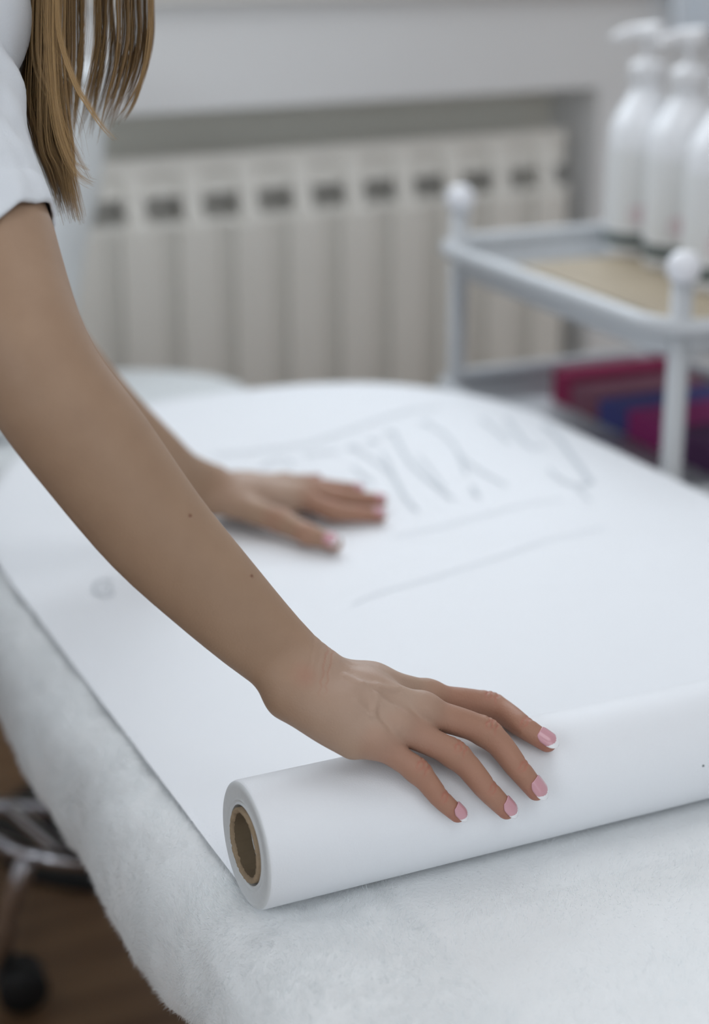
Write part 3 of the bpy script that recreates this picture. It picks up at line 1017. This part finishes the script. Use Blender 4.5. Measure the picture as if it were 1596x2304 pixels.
RH = {k: [on_roll(*FING[k][i], OFF[k][i]) for i in range(4)] for k in FING}
R_WRIST = P(686, 1528, 1.068)
R_FORE = [((681, 1523), 86, 1.068), ((640, 1482), 88, 1.065), ((585, 1434), 97, 1.06), ((472, 1322), 114, 1.045), ((343, 1185), 130, 1.028), ((205, 1005), 139, 1.01), ((110, 880), 139, 1.0), ((52, 770), 140, 1.0),
          ((15, 650), 138, 1.01), ((-14, 540), 137, 1.02), ((-40, 460), 131, 1.03), ((-72, 370), 118, 1.04), ((-100, 270), 112, 1.05), ((-125, 150), 110, 1.06), ((-140, 40), 112, 1.075)]

class Hand:
    def __init__(s, fingers, radii, wrist, fore, thumb, thumb_r, lat_sign, up):
        s.f, s.r, s.wrist, s.fore, s.th, s.thr = fingers, radii, wrist, fore, thumb, thumb_r
        s.lat = norm(fingers['index'][0] - fingers['pinky'][0])
        s.fwd = norm(fingers['middle'][0] - wrist)
        s.dor = norm(np.cross(s.lat, s.fwd))
        if s.dor @ up < 0: s.dor = -s.dor
        s.dors = {}
        for k, j in fingers.items():
            s.dors[k] = []
            for i in range(3):
                b = norm(j[i + 1] - j[i])
                d = s.dor - b * (s.dor @ b)
                s.dors[k].append(norm(d))
        s.creases = []
        for k, j in fingers.items():
            for i, offs, dep in ((1, (-.0036, -.0006, .0026), .0010), (2, (-.0012, .0014), .0008)):
                ax = norm(norm(j[i] - j[i - 1]) + norm(j[i + 1] - j[i]))
                dd = norm(s.dors[k][i - 1] + s.dors[k][i])
                s.creases.append((j[i], ax, dd, offs, dep, .0065, .004))
        s.veins = []
    def sdf(s, p):
        # forearm: two bones side by side
        d = np.full(len(p), 1e3)
        dd_ = []
        for g in (0, 1):
            d = np.full(len(p), 1e3)
            for i in range(len(s.fore) - 1):
                d = np.minimum(d, rcone(p, s.fore[i][g], s.fore[i + 1][g], s.fore[i][2], s.fore[i + 1][2]))
            dd_.append(d)
        d = smin(dd_[0], dd_[1], .010)
        hand = np.linalg.norm(p - (s.wrist + s.f['middle'][1]) / 2, axis=1) < .16
        if hand.any():
            q = p[hand]
            pal = np.full(len(q), 1e3)
            for k, j in s.f.items():
                t = {'index': .6, 'middle': .2, 'ring': -.35, 'pinky': -.9}[k]
                w0 = s.wrist + s.lat * t * .0150
                mid = (w0 + j[0]) / 2 + s.dor * .001
                pal = smin(pal, rcone(q, w0, mid, .0132, .0118), .012)
                pal = smin(pal, rcone(q, mid, j[0], .0118, s.r[k][0] * 1.02), .012)
            # flesh of the palm, little-finger side and thumb side
            pw = s.wrist - s.dor * .008
            pal = smin(pal, rcone(q, pw - s.lat * .016, s.f['pinky'][0] - s.dor * .006 - s.fwd * .012, .0125, .0095), .012)
            pal = smin(pal, rcone(q, pw + s.lat * .012, s.f['index'][0] - s.dor * .006 - s.fwd * .012, .014, .011), .012)
            T = s.th
            thumb = rcone(q, T[0], T[1], s.thr[0], s.thr[1])
            for i in (1, 2): thumb = smin(thumb, rcone(q, T[i], T[i + 1], s.thr[i], s.thr[i + 1]), .004)
            # knuckles and tendons
            for k, j in s.f.items():
                pal = smin(pal, np.linalg.norm(q - (j[0] + s.dor * .0022), axis=1) - s.r[k][0] * .88, .007)
                t = {'index': .5, 'middle': .15, 'ring': -.25, 'pinky': -.6}[k]
                a = s.wrist + s.lat * t * .012 + s.dor * .0128 + s.fwd * .012
                b = j[0] + s.dor * (s.r[k][0] * .90 + .0005) - s.fwd * .004
                pal = smin(pal, rcone(q, a, b, .0024, .0028), .0045)
            tot = np.minimum(1e3, pal)
            tot = smin(tot, thumb, .012)
            for k, j in s.f.items():
                r = s.r[k]
                c = smooth_path(np.c_[np.array(j), np.array([r[0], r[1] * 1.03, r[2] * 1.02, r[3]])], 13)
                f = np.full(len(q), 1e3)
                for i in range(12): f = np.minimum(f, rcone(q, c[i, :3], c[i + 1, :3], c[i, 3], c[i + 1, 3]))
                f = smin(f, np.linalg.norm(q - j[1] - s.dors[k][0] * .0006, axis=1) - r[1] * .93, .006)
                tot = np.minimum(tot, smin(pal, f, .0075))
            tot = smin(d[hand], tot, .012)
            for a, b in s.veins: tot = smin(tot, rcone(q, a, b, .0010, .0010), .0035)
            d[hand] = tot + s.groove(q)
        return d
    def groove(s, q, unit=False):
        g = np.zeros(len(q))
        for c, ax, dd, offs, dep, lw, uw in s.creases:
            v = q - c
            al = v @ ax
            up_ = v @ dd
            la = np.sqrt(np.maximum(np.einsum('ij,ij->i', v, v) - al ** 2 - up_ ** 2, 0))
            w = np.clip(up_ / uw, 0, 1) * np.exp(-(la / lw) ** 4) * (np.abs(al) < .016)
            for o in offs:
                g = g + w * (1 if unit else dep) * np.exp(-((al - o - .05 * la * np.sign(o) - .0006 * np.sin(la * 900 + o * 3000)) / .0008) ** 2)
        return g

def fore_chain(lst, flat, view):
    ctr = [P(c[0], c[1], dd) for c, hw, dd in lst]
    out = []
    full = smooth_path(np.array([[c[0], c[1], dd * 1000, hw] for c, hw, dd in lst]), 34)
    flat = np.interp(np.linspace(0, 1, 34), np.linspace(0, 1, len(lst)), [flat[min(i, len(flat) - 1)] for i in range(len(lst))])
    lst = [((q[0], q[1]), q[3], q[2] / 1000) for q in full]
    ctr = [P(c[0], c[1], dd) for c, hw, dd in lst]
    for i, (c, hw, dd) in enumerate(lst):
        ax = norm(ctr[min(i + 1, len(ctr) - 1)] - ctr[max(i - 1, 0)])
        e = norm(np.cross(ax, view))
        w = hw * dd / FPX
        f = flat[i] if i < len(flat) else flat[-1]
        out.append((ctr[i] + e * w * f, ctr[i] - e * w * f, w * (1 - f) * .965))
    return out

# right thumb: tucked on the far side of the roll under the palm
lat_r = norm(RH['index'][0] - RH['pinky'][0])
fwd_r = norm(RH['middle'][0] - R_WRIST)
dor_r = norm(np.cross(lat_r, fwd_r))
if dor_r @ ZZ < 0: dor_r = -dor_r
r_thumb = [R_WRIST + fwd_r * .012 + lat_r * .010 - dor_r * .010, R_WRIST + fwd_r * .042 + lat_r * .022 - dor_r * .024, R_WRIST + fwd_r * .068 + lat_r * .030 - dor_r * .036, R_WRIST + fwd_r * .092 + lat_r * .034 - dor_r * .044]
RHAND = Hand(RH, FR, R_WRIST, fore_chain(R_FORE, [.34, .30, .25, .16, .10, .06, .04], FW), r_thumb, (.012, .011, .0095, .008), 1, ZZ)

def skin_at(px_, py_):
    r = ray(px_, py_); t = .9
    for _ in range(60): t += float(RHAND.sdf((CAM + r * t)[None])[0]) * .8
    return CAM + r * (t + .0006)
for ln in (((778, 1522), (812, 1540), (846, 1566), (884, 1592)), ((812, 1540), (850, 1545), (890, 1552)), ((800, 1580), (838, 1612), (862, 1640)), ((846, 1566), (838, 1612))):
    pts_ = [skin_at(*q) for q in ln]
    VN = [(a, b) for a, b in zip(pts_[:-1], pts_[1:])]
    RHAND.newv = getattr(RHAND, 'newv', []) + VN
RHAND.veins = RHAND.newv
RHAND.creases.append((R_WRIST, fwd_r, norm(dor_r - .3 * lat_r), (-.0010, .0030, .0075, .0110), .0004, .024, .010))
# ---- left hand, flat on the sheet
zs = ZB + .003
Mi = np.array([.648, 1.512, zs + .024])
LH = {}
LPX = {'index': ((748, 1150, .0140), (812, 1157, .0100), (855, 1160, .0072)), 'middle': ((758, 1121, .0180), (818, 1124, .0120), (856, 1127, .0085)),
       'ring': ((735, 1100, .0190), (780, 1101, .0140), (806, 1104, .0105)), 'pinky': ((686, 1086, .0200), (703, 1082, .0150), (713, 1080, .0110))}
for k, dv in (('index', (0, 0, 0)), ('middle', (.008, .021, .002)), ('ring', (.001, .041, 0)), ('pinky', (-.012, .060, -.005))):
    LH[k] = [Mi + np.array(dv)] + [onz(x, y, ZB + .002 + h) for x, y, h in LPX[k]]
    print(k, [round(float(np.linalg.norm(LH[k][i + 1] - LH[k][i])), 4) for i in range(3)])
L_WRIST = P(468, 1102, 1.715)
lw = (L_WRIST - CAM); ld = lw @ FW
lwp = (798 + FPX * (lw @ RT) / ld, 1152 - FPX * (lw @ UP) / ld)
L_FORE = [(lwp, 62, ld), ((405, 1075), 64, 1.675), ((350, 1030), 70, 1.64), ((247, 940), 82, 1.60), ((165, 850), 88, 1.57), ((100, 760), 90, 1.55), ((40, 600), 92, 1.53), ((-40, 400), 98, 1.49), ((-120, 210), 108, 1.45), ((-185, 60), 118, 1.42)]
tT = onz(752, 1222, zs + .009); tI = onz(693, 1203, zs + .013); tM = onz(632, 1172, zs + .018)
tC = L_WRIST * .62 + tM * .38 - ZZ * .004
LHAND = Hand(LH, {k: tuple(x * 1.12 for x in v) for k, v in FR.items()}, L_WRIST, fore_chain(L_FORE, [.30, .25, .18, .12, .06, .04], FW), [tC, tM, tI, tT], (.0135, .0125, .0105, .0085), -1, ZZ)

def bounds(pts, pad):
    pts = np.array(pts)
    return pts.min(0) - pad, pts.max(0) + pad

parts_V, parts_F, red_all, mole_all = [], [], [], []
def redness(V, hand):
    r = np.zeros(len(V))
    for k, j in hand.f.items():
        for i, (s, a) in enumerate(((.010, .45), (.0075, .85), (.0075, .75), (.010, 1.0))):
            r = np.maximum(r, a * np.exp(-((np.linalg.norm(V - j[i], axis=1) / (s * 1.5)) ** 2)))
        for i in range(3):
            ba = j[i + 1] - j[i]
            t = np.clip(((V - j[i]) @ ba) / (ba @ ba), 0, 1)
            dd = np.linalg.norm(V - j[i] - t[:, None] * ba, axis=1)
            r = np.maximum(r, .55 * np.exp(-(dd / .014) ** 4))
    for j in hand.th[1:]:
        r = np.maximum(r, .6 * np.exp(-((np.linalg.norm(V - j, axis=1) / .016) ** 2)))
    near_ = np.linalg.norm(V - hand.f['middle'][1], axis=1) < .12
    r[near_] = np.clip(r[near_] + .55 * np.clip(hand.groove(V[near_], True), 0, 1), 0, 1)
    mid = (hand.wrist + hand.f['middle'][0]) / 2
    r = np.maximum(r, .22 * np.exp(-((np.linalg.norm(V - mid, axis=1) / .05) ** 2)))
    return r

def add_arm(hand, h):
    pts = [f[0] for f in hand.fore] + [f[1] for f in hand.fore] + [j for f in hand.f.values() for j in f] + list(hand.th)
    lo, hi = bounds(pts, .045)
    V, Q = mesh_sdf(hand.sdf, lo, hi, h)
    V = relax(V, Q, 1, .2)
    parts_V.append(V); parts_F.append(Q + sum(len(v) for v in parts_V[:-1]))
    red_all.append(redness(V, hand))
add_arm(RHAND, .0011)
add_arm(LHAND, .0020)

# ---- torso, head and legs in one coarse surface (bent forward, left of the picture)
S_R, S_L = P(-140, 40, 1.075), L_FORE and P(-185, 60, 1.42)
MID = (S_R + S_L) / 2
HIP = np.array([-.16, MID[1] - .02, .95])
HEADC = P(150, -480, 1.20)
HEADC[1] = MID[1] - .01
NECK0 = MID + ZZ * .02 - EX * .02
hd_f = norm(np.array([.75, -.05, -.65]))
hd_u = norm(np.cross(np.cross(hd_f, ZZ), hd_f)); hd_s = np.cross(hd_f, hd_u)
def body_sdf(p, grow=0.0):
    d = rcone(p, S_R, S_L, .040, .034)
    d = smin(d, rcone(p, MID - ZZ * .03 - EX * .04, HIP + ZZ * .10, .105, .10), .05)
    for s in (-1, 1):
        d = smin(d, rcone(p, HIP + EY * .075 * s, HIP + EY * .09 * s + ZZ * .04, .10, .09), .06)
        hipj = HIP + EY * .085 * s; knee = np.array([-.13, hipj[1] + .005 * s, .50]); ank = np.array([-.17, hipj[1] + .01 * s, .09])
        d = smin(d, rcone(p, hipj, knee, .088, .055), .04)
        d = smin(d, rcone(p, knee, ank, .055, .036), .03)
    if grow == 0:
        d = smin(d, rcone(p, NECK0, HEADC - hd_u * .06 - hd_f * .02, .055, .050), .05)
        d = smin(d, ell(p, HEADC, (.094, .074, .110), (hd_f, hd_s, hd_u)), .03)
        d = smin(d, ell(p, HEADC + hd_f * .048 - hd_u * .055, (.05, .052, .062), (hd_f, hd_s, hd_u)), .03)
        d = smin(d, rcone(p, HEADC + hd_f * .092 + hd_u * .005, HEADC + hd_f * .108 - hd_u * .032, .007, .012), .012)
        d = smin(d, rcone(p, HEADC + hd_f * .092 - hd_u * .068 - hd_s * .016, HEADC + hd_f * .092 - hd_u * .068 + hd_s * .016, .007, .007), .008)
        for s in (-1, 1):
            d = smin(d, ell(p, HEADC + hd_s * .076 * s - hd_u * .012 - hd_f * .005, (.018, .008, .03), (hd_f, hd_s, hd_u)), .006)
            e = np.linalg.norm(p - (HEADC + hd_f * .094 + hd_s * .031 * s), axis=1) - .013
            d = np.maximum(d, -e)
            d = np.minimum(d, np.linalg.norm(p - (HEADC + hd_f * .079 + hd_s * .031 * s), axis=1) - .013)
    return d - grow
V, Q = mesh_sdf(body_sdf, (-.36, MID[1] - .36, .03), (.55, MID[1] + .36, 1.62), .007)
parts_V.append(V); parts_F.append(Q + sum(len(v) for v in parts_V[:-1])); red_all.append(np.zeros(len(V)))
BV, BQ, BR = np.concatenate(parts_V), np.concatenate(parts_F), np.concatenate(red_all)
mole = np.zeros(len(BV))
for (mx, my, rr_) in ((428, 1160, .0009), (567, 1296, .0008)):
    r = norm(ray(mx, my)); v = BV - CAM
    t = v @ r
    dist = np.linalg.norm(v - t[:, None] * r, axis=1)
    mole = np.maximum(mole, (t < 1.06) * np.clip(1.6 - dist / rr_, 0, 1))
# reddish patch over the wrist bone
wp = P(690, 1520, 1.045)
BR = np.maximum(BR, .40 * np.exp(-(np.linalg.norm(BV - wp, axis=1) / .009) ** 2))
pale = np.zeros(len(BV))
for hd in (RHAND, LHAND):
    c_ = hd.wrist * .45 + hd.f['middle'][0] * .55
    pale = np.maximum(pale, .6 * np.exp(-(np.linalg.norm(BV - c_, axis=1) / .048) ** 4) * np.clip(1 - BR * 1.2, .2, 1))
bodyo = mesh_obj('body', BV, BQ, M_SKIN, per)
for nm, arr in (('red', BR), ('mole', mole), ('pale', pale)):
    at = bodyo.data.attributes.new(nm, 'FLOAT', 'POINT')
    at.data.foreach_set('value', arr.astype(np.float32))

# ---- nails
def nail(hand, k, base_r, L=.0105, wid=.0052, th=None):
    if th is None:
        j2, j3 = hand.f[k][2], hand.f[k][3]; dor = hand.dors[k][2]
    else:
        j2, j3, dor = th
    ax = norm(j3 - j2)
    dor = norm(dor) * .8 - FW * .55
    dor = norm(dor - ax * (dor @ ax))
    sd = np.cross(dor, ax)
    r = base_r
    V, T = [], []
    nu, nv = 28, 17
    for i in range(nu):
        u = i / (nu - 1)
        for j in range(nv):
            v = j / (nv - 1) * 2 - 1
            # almond outline
            sh = math.sqrt(1 - .6 * ((.32 - u) / .32) ** 2) if u < .32 else (1.0 if u < .5 else max(.02, math.sqrt(max(1 - ((u - .5) / .5) ** 2.3, 0))))
            w = wid * sh * v
            al = (u - .54) * L * 1.14
            hgt = r * math.sqrt(max(1 - (w / (r * 1.12)) ** 2, .02)) - .8 * max(u - .5, 0) ** 2 * L + .0003 + .0009 * (1 - u)
            V.append(j3 + ax * al + sd * w + dor * (hgt))
            edge = u - .80 + .22 * (v * v)
            T.append(1.0 if edge > 0 else 0.0)
    Fc = np.array([(i * nv + j, i * nv + j + 1, (i + 1) * nv + j + 1, (i + 1) * nv + j) for i in range(nu - 1) for j in range(nv - 1)])
    o = mesh_obj('fingernail', V, Fc, M_NAIL, bodyo)
    at = o.data.attributes.new('tip', 'FLOAT', 'POINT')
    at.data.foreach_set('value', np.array(T, np.float32))
    md = o.modifiers.new('thickness', 'SOLIDIFY'); md.thickness = .0007; md.offset = 0
    return o
for k, w, L in (('index', .0056, .0132), ('middle', .0058, .0138), ('ring', .0055, .0132), ('pinky', .0048, .0115)):
    nail(RHAND, k, FR[k][3], L, w)
    nail(LHAND, k, FR[k][3] * 1.12, L, w)
nail(LHAND, None, .0085, .0135, .0065, (tI, tT, norm(ZZ - .45 * FH)))

# ---- t-shirt: torso shell and two sleeves
sv, sf = [], []
def shirt_sdf(p):
    d = rcone(p, S_R, S_L, .060, .050)
    d = smin(d, rcone(p, MID - ZZ * .03 - EX * .04, HIP + ZZ * .04, .128, .138), .08)
    d = smin(d, rcone(p, P(-222, -80, 1.085), P(-228, 4, 1.078), .056, .060), .03)
    n = norm(HIP - MID)
    d = smin(d, np.maximum(body_sdf(p, .030), -((p - (MID * .4 + HIP * .6)) @ n)), .03)
    d = np.maximum(d, (p - (HIP - ZZ * .03 + n * .04)) @ n)
    d = np.maximum(d, .055 - np.linalg.norm(p - NECK0 - norm(HEADC - NECK0) * .05, axis=1) * .9 - .0)
    return d
V, Q = mesh_sdf(shirt_sdf, (-.40, MID[1] - .36, .72), (.50, MID[1] + .36, 1.48), .006)
V = relax(V, Q, 2)
gr = np.stack([shirt_sdf(V + e * .002) - shirt_sdf(V - e * .002) for e in np.eye(3)], 1)
gr /= np.linalg.norm(gr, axis=1)[:, None] + 1e-9
V = V + gr * np.array([.006 * noise.noise((v[0] * 30, v[1] * 30, v[2] * 9)) + .003 * noise.noise((v[0] * 60, v[1] * 60, v[2] * 16)) for v in V])[:, None]
sv.append(V); sf.append(Q)
def sleeve(path, rad, view, nseg=96, seed=0, squash=1.0, skew=0.0):
    path, rad = np.asarray(path, float), np.asarray(rad, float)
    n = len(path)
    T = np.gradient(path, axis=0); T /= np.linalg.norm(T, axis=1)[:, None]
    V = []
    for lay in (0, 1):
        for i in (range(n) if lay == 0 else range(n - 1, -1, -1)):
            e = norm(np.cross(T[i], view)); g = np.cross(T[i], e)
            u = i / (n - 1)
            for k in range(nseg):
                a = 2 * math.pi * k / nseg
                fold = .0024 * abs(math.sin(1.5 * a + 2.5 * u + seed)) * u + .0020 * noise.noise((math.cos(a) * 2.0, math.sin(a) * 2.0, u * 5 + seed)) + .0014 * math.sin(7 * a - 9 * u) * (1 - abs(2 * u - 1))
                fold += .0022 * max(0, math.sin(a * 2 + 14 * u + 1.3)) ** 3 * math.sin(u * math.pi)
                fold += .0026 * max(0, math.sin(4 * a + 15 * u + .7)) ** 2 * math.sin(u * math.pi) + .0022 * noise.noise((math.cos(a) * 4, math.sin(a) * 4 + u * 3, u * 9 + seed))
                hem = .0011 if u > .90 else 0.0
                seam = -.0010 * math.exp(-((u - .885) / .010) ** 2)
                r = rad[i] + fold + hem + seam - (.0022 if lay else 0)
                V.append(path[i] + r * (math.cos(a) * e * squash + math.sin(a) * g) - T[i] * skew * r * math.cos(a) * min(1, max(0, (u - .3) / .7)))
    m = 2 * n
    k = np.arange(nseg)
    Fc = np.concatenate([np.stack([i * nseg + k, i * nseg + (k + 1) % nseg, ((i + 1) % m) * nseg + (k + 1) % nseg, ((i + 1) % m) * nseg + k], 1) for i in range(m)])
    return np.array(V), Fc
rp = smooth_path([P(x, y, d) for x, y, d in ((-152, -20, 1.09), (-146, 60, 1.075), (-132, 150, 1.062), (-110, 230, 1.053), (-96, 290, 1.047), (-72, 372, 1.04), (-54, 425, 1.035), (-38, 480, 1.029), (-18, 540, 1.021), (-2, 596, 1.016))], 70)
rr = np.interp(np.linspace(0, 1, 70), [0, .25, .45, .6, .75, .9, 1], [.050, .0440, .0405, .0402, .0395, .0390, .0392])
V, Fc = sleeve(rp, rr, FW, seed=1.0, skew=.60)
sf.append(Fc + len(sv[0])); sv.append(V)
lp = smooth_path([P(x, y, d) for x, y, d in ((-185, 40, 1.42), (-150, 140, 1.44), (-110, 240, 1.455), (-70, 330, 1.475))], 30)
V, Fc = sleeve(lp, np.linspace(.058, .050, 30), FW, seed=3.0)
sf.append(Fc + sum(len(v) for v in sv)); sv.append(V)
mesh_obj('t_shirt', np.concatenate(sv), np.concatenate(sf), M_SHIRT, per)

# ---- trousers and shoes (left of the picture)
def trouser_sdf(p):
    n = norm(HIP - MID)
    return np.maximum(np.maximum(body_sdf(p, .012), -((p - (HIP - n * .10)) @ n)), .10 - p[:, 2])
V, Q = mesh_sdf(trouser_sdf, (-.36, MID[1] - .30, .08), (.15, MID[1] + .30, 1.16), .009)
mesh_obj('trousers', V, Q, M_TROUSER, per)
for s in (-1, 1):
    y = HIP[1] + .095 * s
    def shoe(p): return np.maximum(smin(rcone(p, np.array([-.20, y, .045]), np.array([-.02, y, .032]), .045, .040), rcone(p, np.array([-.185, y, .05]), np.array([-.175, y, .11]), .040, .042), .03), .001 - p[:, 2])
    V, Q = mesh_sdf(shoe, (-.28, y - .08, -.02), (.06, y + .08, .18), .007)
    mesh_obj('shoe', V, Q, M_SHOE, per)

# ---- hair
HV, HF, HT = [], [], []
hcount = 0
def strands(guide, n, spread0, spread1, r0, tone, depth, dspread=.02, curl=.0, frizz=0.0, npt=36, endvar=.12, lens=(1, 1)):
    """guide: photo pixels; spread in pixels at root and tip"""
    global hcount
    gd = np.array(guide, float)
    while np.linalg.norm(gd[1] - gd[0]) > 130:
        gd = np.vstack([gd[0], gd[1] + (gd[0] - gd[1]) * min(.5, 100 / np.linalg.norm(gd[1] - gd[0])), gd[1:]]) if np.linalg.norm(gd[1] - gd[0]) < 260 else np.vstack([gd[0], (gd[0] + gd[1]) / 2, gd[1:]])
    g = smooth_path(np.c_[gd, np.zeros(len(gd))], npt)[:, :2]
    Tn = np.gradient(g, axis=0); Tn /= np.linalg.norm(Tn, axis=1)[:, None]
    S = np.stack([-Tn[:, 1], Tn[:, 0]], 1)
    u = np.linspace(0, 1, npt)
    for _ in range(n):
        off = rng.normal(0, .5)
        off = max(-1.1, min(1.1, off))
        ph = rng.uniform(0, 6.28)
        fr = rng.normal(0, 1)
        w = spread0 + (spread1 - spread0) * u
        cut = 1 - abs(rng.normal(0, endvar))
        k = max(8, int(npt * min(1, cut)))
        q = g + S * (off * w + curl * np.sin(u * 5 + ph) * 4 + fr * frizz * u ** 2)[:, None]
        dd = depth + rng.normal(0, dspread) + .006 * np.sin(u * 4 + ph)
        pts = np.array([P(q[i, 0], q[i, 1], dd[i]) for i in range(k)])
        pts[-1] = pts[-2] + (pts[-1] - pts[-2]) * rng.uniform(.05, 1.0)
        rad = r0 * rng.uniform(.7, 1.3) * np.clip((1 - np.linspace(0, 1, k)) * 5, .25, 1)
        tt = np.gradient(pts, axis=0); tt /= np.linalg.norm(tt, axis=1)[:, None] + 1e-12
        e = np.cross(tt, FW); e /= np.linalg.norm(e, axis=1)[:, None] + 1e-12
        f = np.cross(tt, e)
        tri = np.stack([pts + e * rad[:, None], pts - e * rad[:, None] * .5 + f * rad[:, None] * .87, pts - e * rad[:, None] * .5 - f * rad[:, None] * .87], 1).reshape(-1, 3)
        HV.append(tri)
        b = hcount + np.arange(k - 1) * 3
        for s in range(3):
            HF.append(np.stack([b + s, b + (s + 1) % 3, b + 3 + (s + 1) % 3, b + 3 + s], 1))
        tn = min(1, max(0, tone + rng.normal(0, .16)))
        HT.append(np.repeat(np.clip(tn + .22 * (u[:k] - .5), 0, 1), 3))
        hcount += 3 * k
TOP = -270
# main lock in front of the sleeve
strands([(100, TOP), (100, 0), (90, 130), (85, 220), (112, 320), (140, 405), (172, 525)], 480, 36, 30, .00017, .42, 1.118, dspread=.010, endvar=.13)
strands([(74, TOP), (78, 0), (68, 130), (64, 200), (90, 310), (118, 392), (154, 505)], 330, 18, 18, .00017, .20, 1.125, dspread=.008, endvar=.13)
strands([(130, TOP), (128, 0), (125, 120), (135, 230), (148, 330), (156, 402), (186, 530)], 300, 20, 16, .00017, .5, 1.11, dspread=.010, endvar=.13)
strands([(95, TOP), (82, 0), (84, 140), (120, 230), (160, 320), (185, 370), (214, 425)], 60, 10, 12, .00013, .6, 1.09, endvar=.1)
for k_ in range(26):                   # sub-locks with their own tone and tip
    x_ = rng.uniform(-26, 30); tx = 148 + x_ * .75 + rng.normal(0, 7); ty = rng.uniform(440, 500)
    strands([(100 + x_, TOP), (100 + x_, 0), (92 + x_ * .9, 130), (90 + x_ * .9, 220), (114 + x_ * .8, 320), ((tx + 128) / 2 + 4, 390), (tx, ty)], 34, 5, 4, .00014, rng.uniform(.2, .75), 1.112 + rng.normal(0, .005), dspread=.005, endvar=.08)
# locks behind, seen against the wall
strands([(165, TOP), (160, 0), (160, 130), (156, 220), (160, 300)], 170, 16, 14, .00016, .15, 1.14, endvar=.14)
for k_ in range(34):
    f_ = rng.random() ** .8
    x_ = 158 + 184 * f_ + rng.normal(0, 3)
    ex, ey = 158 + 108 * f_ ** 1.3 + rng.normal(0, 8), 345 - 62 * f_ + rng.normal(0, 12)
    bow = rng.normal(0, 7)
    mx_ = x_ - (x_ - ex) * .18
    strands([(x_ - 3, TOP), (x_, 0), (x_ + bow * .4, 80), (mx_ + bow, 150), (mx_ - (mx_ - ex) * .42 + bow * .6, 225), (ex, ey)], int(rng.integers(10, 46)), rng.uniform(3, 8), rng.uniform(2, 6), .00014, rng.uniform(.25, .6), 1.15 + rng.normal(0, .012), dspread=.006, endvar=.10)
strands([(336, TOP), (338, 0), (334, 80), (322, 160), (302, 230), (268, 285)], 100, 7, 4, .00015, .45, 1.16, endvar=.07)
strands([(343, TOP), (344, 0), (342, 80), (332, 150), (312, 220)], 22, 3, 3, .00012, .55, 1.16, endvar=.08)
strands([(240, TOP), (240, 0), (235, 100), (215, 190), (190, 270), (175, 320)], 90, 85, 50, .00007, .5, 1.13, endvar=.2, frizz=14)
# loose ends that curl outward
strands([(122, TOP), (120, 100), (130, 240), (152, 330), (175, 368), (224, 390)], 70, 8, 7, .00013, .75, 1.085, endvar=.06)
strands([(112, TOP), (110, 100), (125, 260), (150, 350), (182, 400), (236, 424)], 120, 9, 12, .00013, .8, 1.085, endvar=.06)
strands([(128, TOP), (130, 60), (165, 180), (200, 240), (235, 290), (278, 332)], 44, 6, 8, .00012, .85, 1.08, endvar=.06)
strands([(100, TOP), (95, 20), (120, 110), (170, 180), (220, 240), (262, 300)], 16, 14, 14, .00009, .8, 1.08, endvar=.1, frizz=8)
strands([(140, TOP), (145, 200), (165, 290), (175, 350), (190, 420)], 30, 20, 26, .00007, .55, 1.09, endvar=.15, frizz=10)
strands([(105, TOP), (100, 300), (125, 380), (140, 430), (152, 482)], 170, 24, 38, .00008, .5, 1.09, endvar=.12, frizz=9)
# cap over the scalp
def cap_sdf(p):
    d = ell(p, HEADC - hd_f * .012 + hd_u * .012, (.108, .088, .118), (hd_f, hd_s, hd_u))
    d = smin(d, rcone(p, HEADC - hd_f * .05 - hd_u * .04, P(150, -260, 1.14), .07, .035), .05)
    return np.maximum(d, .03 - np.linalg.norm(p - HEADC - hd_f * .085 + hd_u * .035, axis=1) + .045)
Vc, Qc = mesh_sdf(cap_sdf, HEADC - .25, HEADC + .25, .006)
HV.append(Vc); HF.append(Qc + hcount); HT.append(np.full(len(Vc), .35)); hcount += len(Vc)
hair = mesh_obj('hair', np.concatenate(HV), np.concatenate(HF), M_HAIR, per)
hair['label'] = 'long straight light brown hair'
at = hair.data.attributes.new('tone', 'FLOAT', 'POINT')
at.data.foreach_set('value', np.concatenate(HT).astype(np.float32))
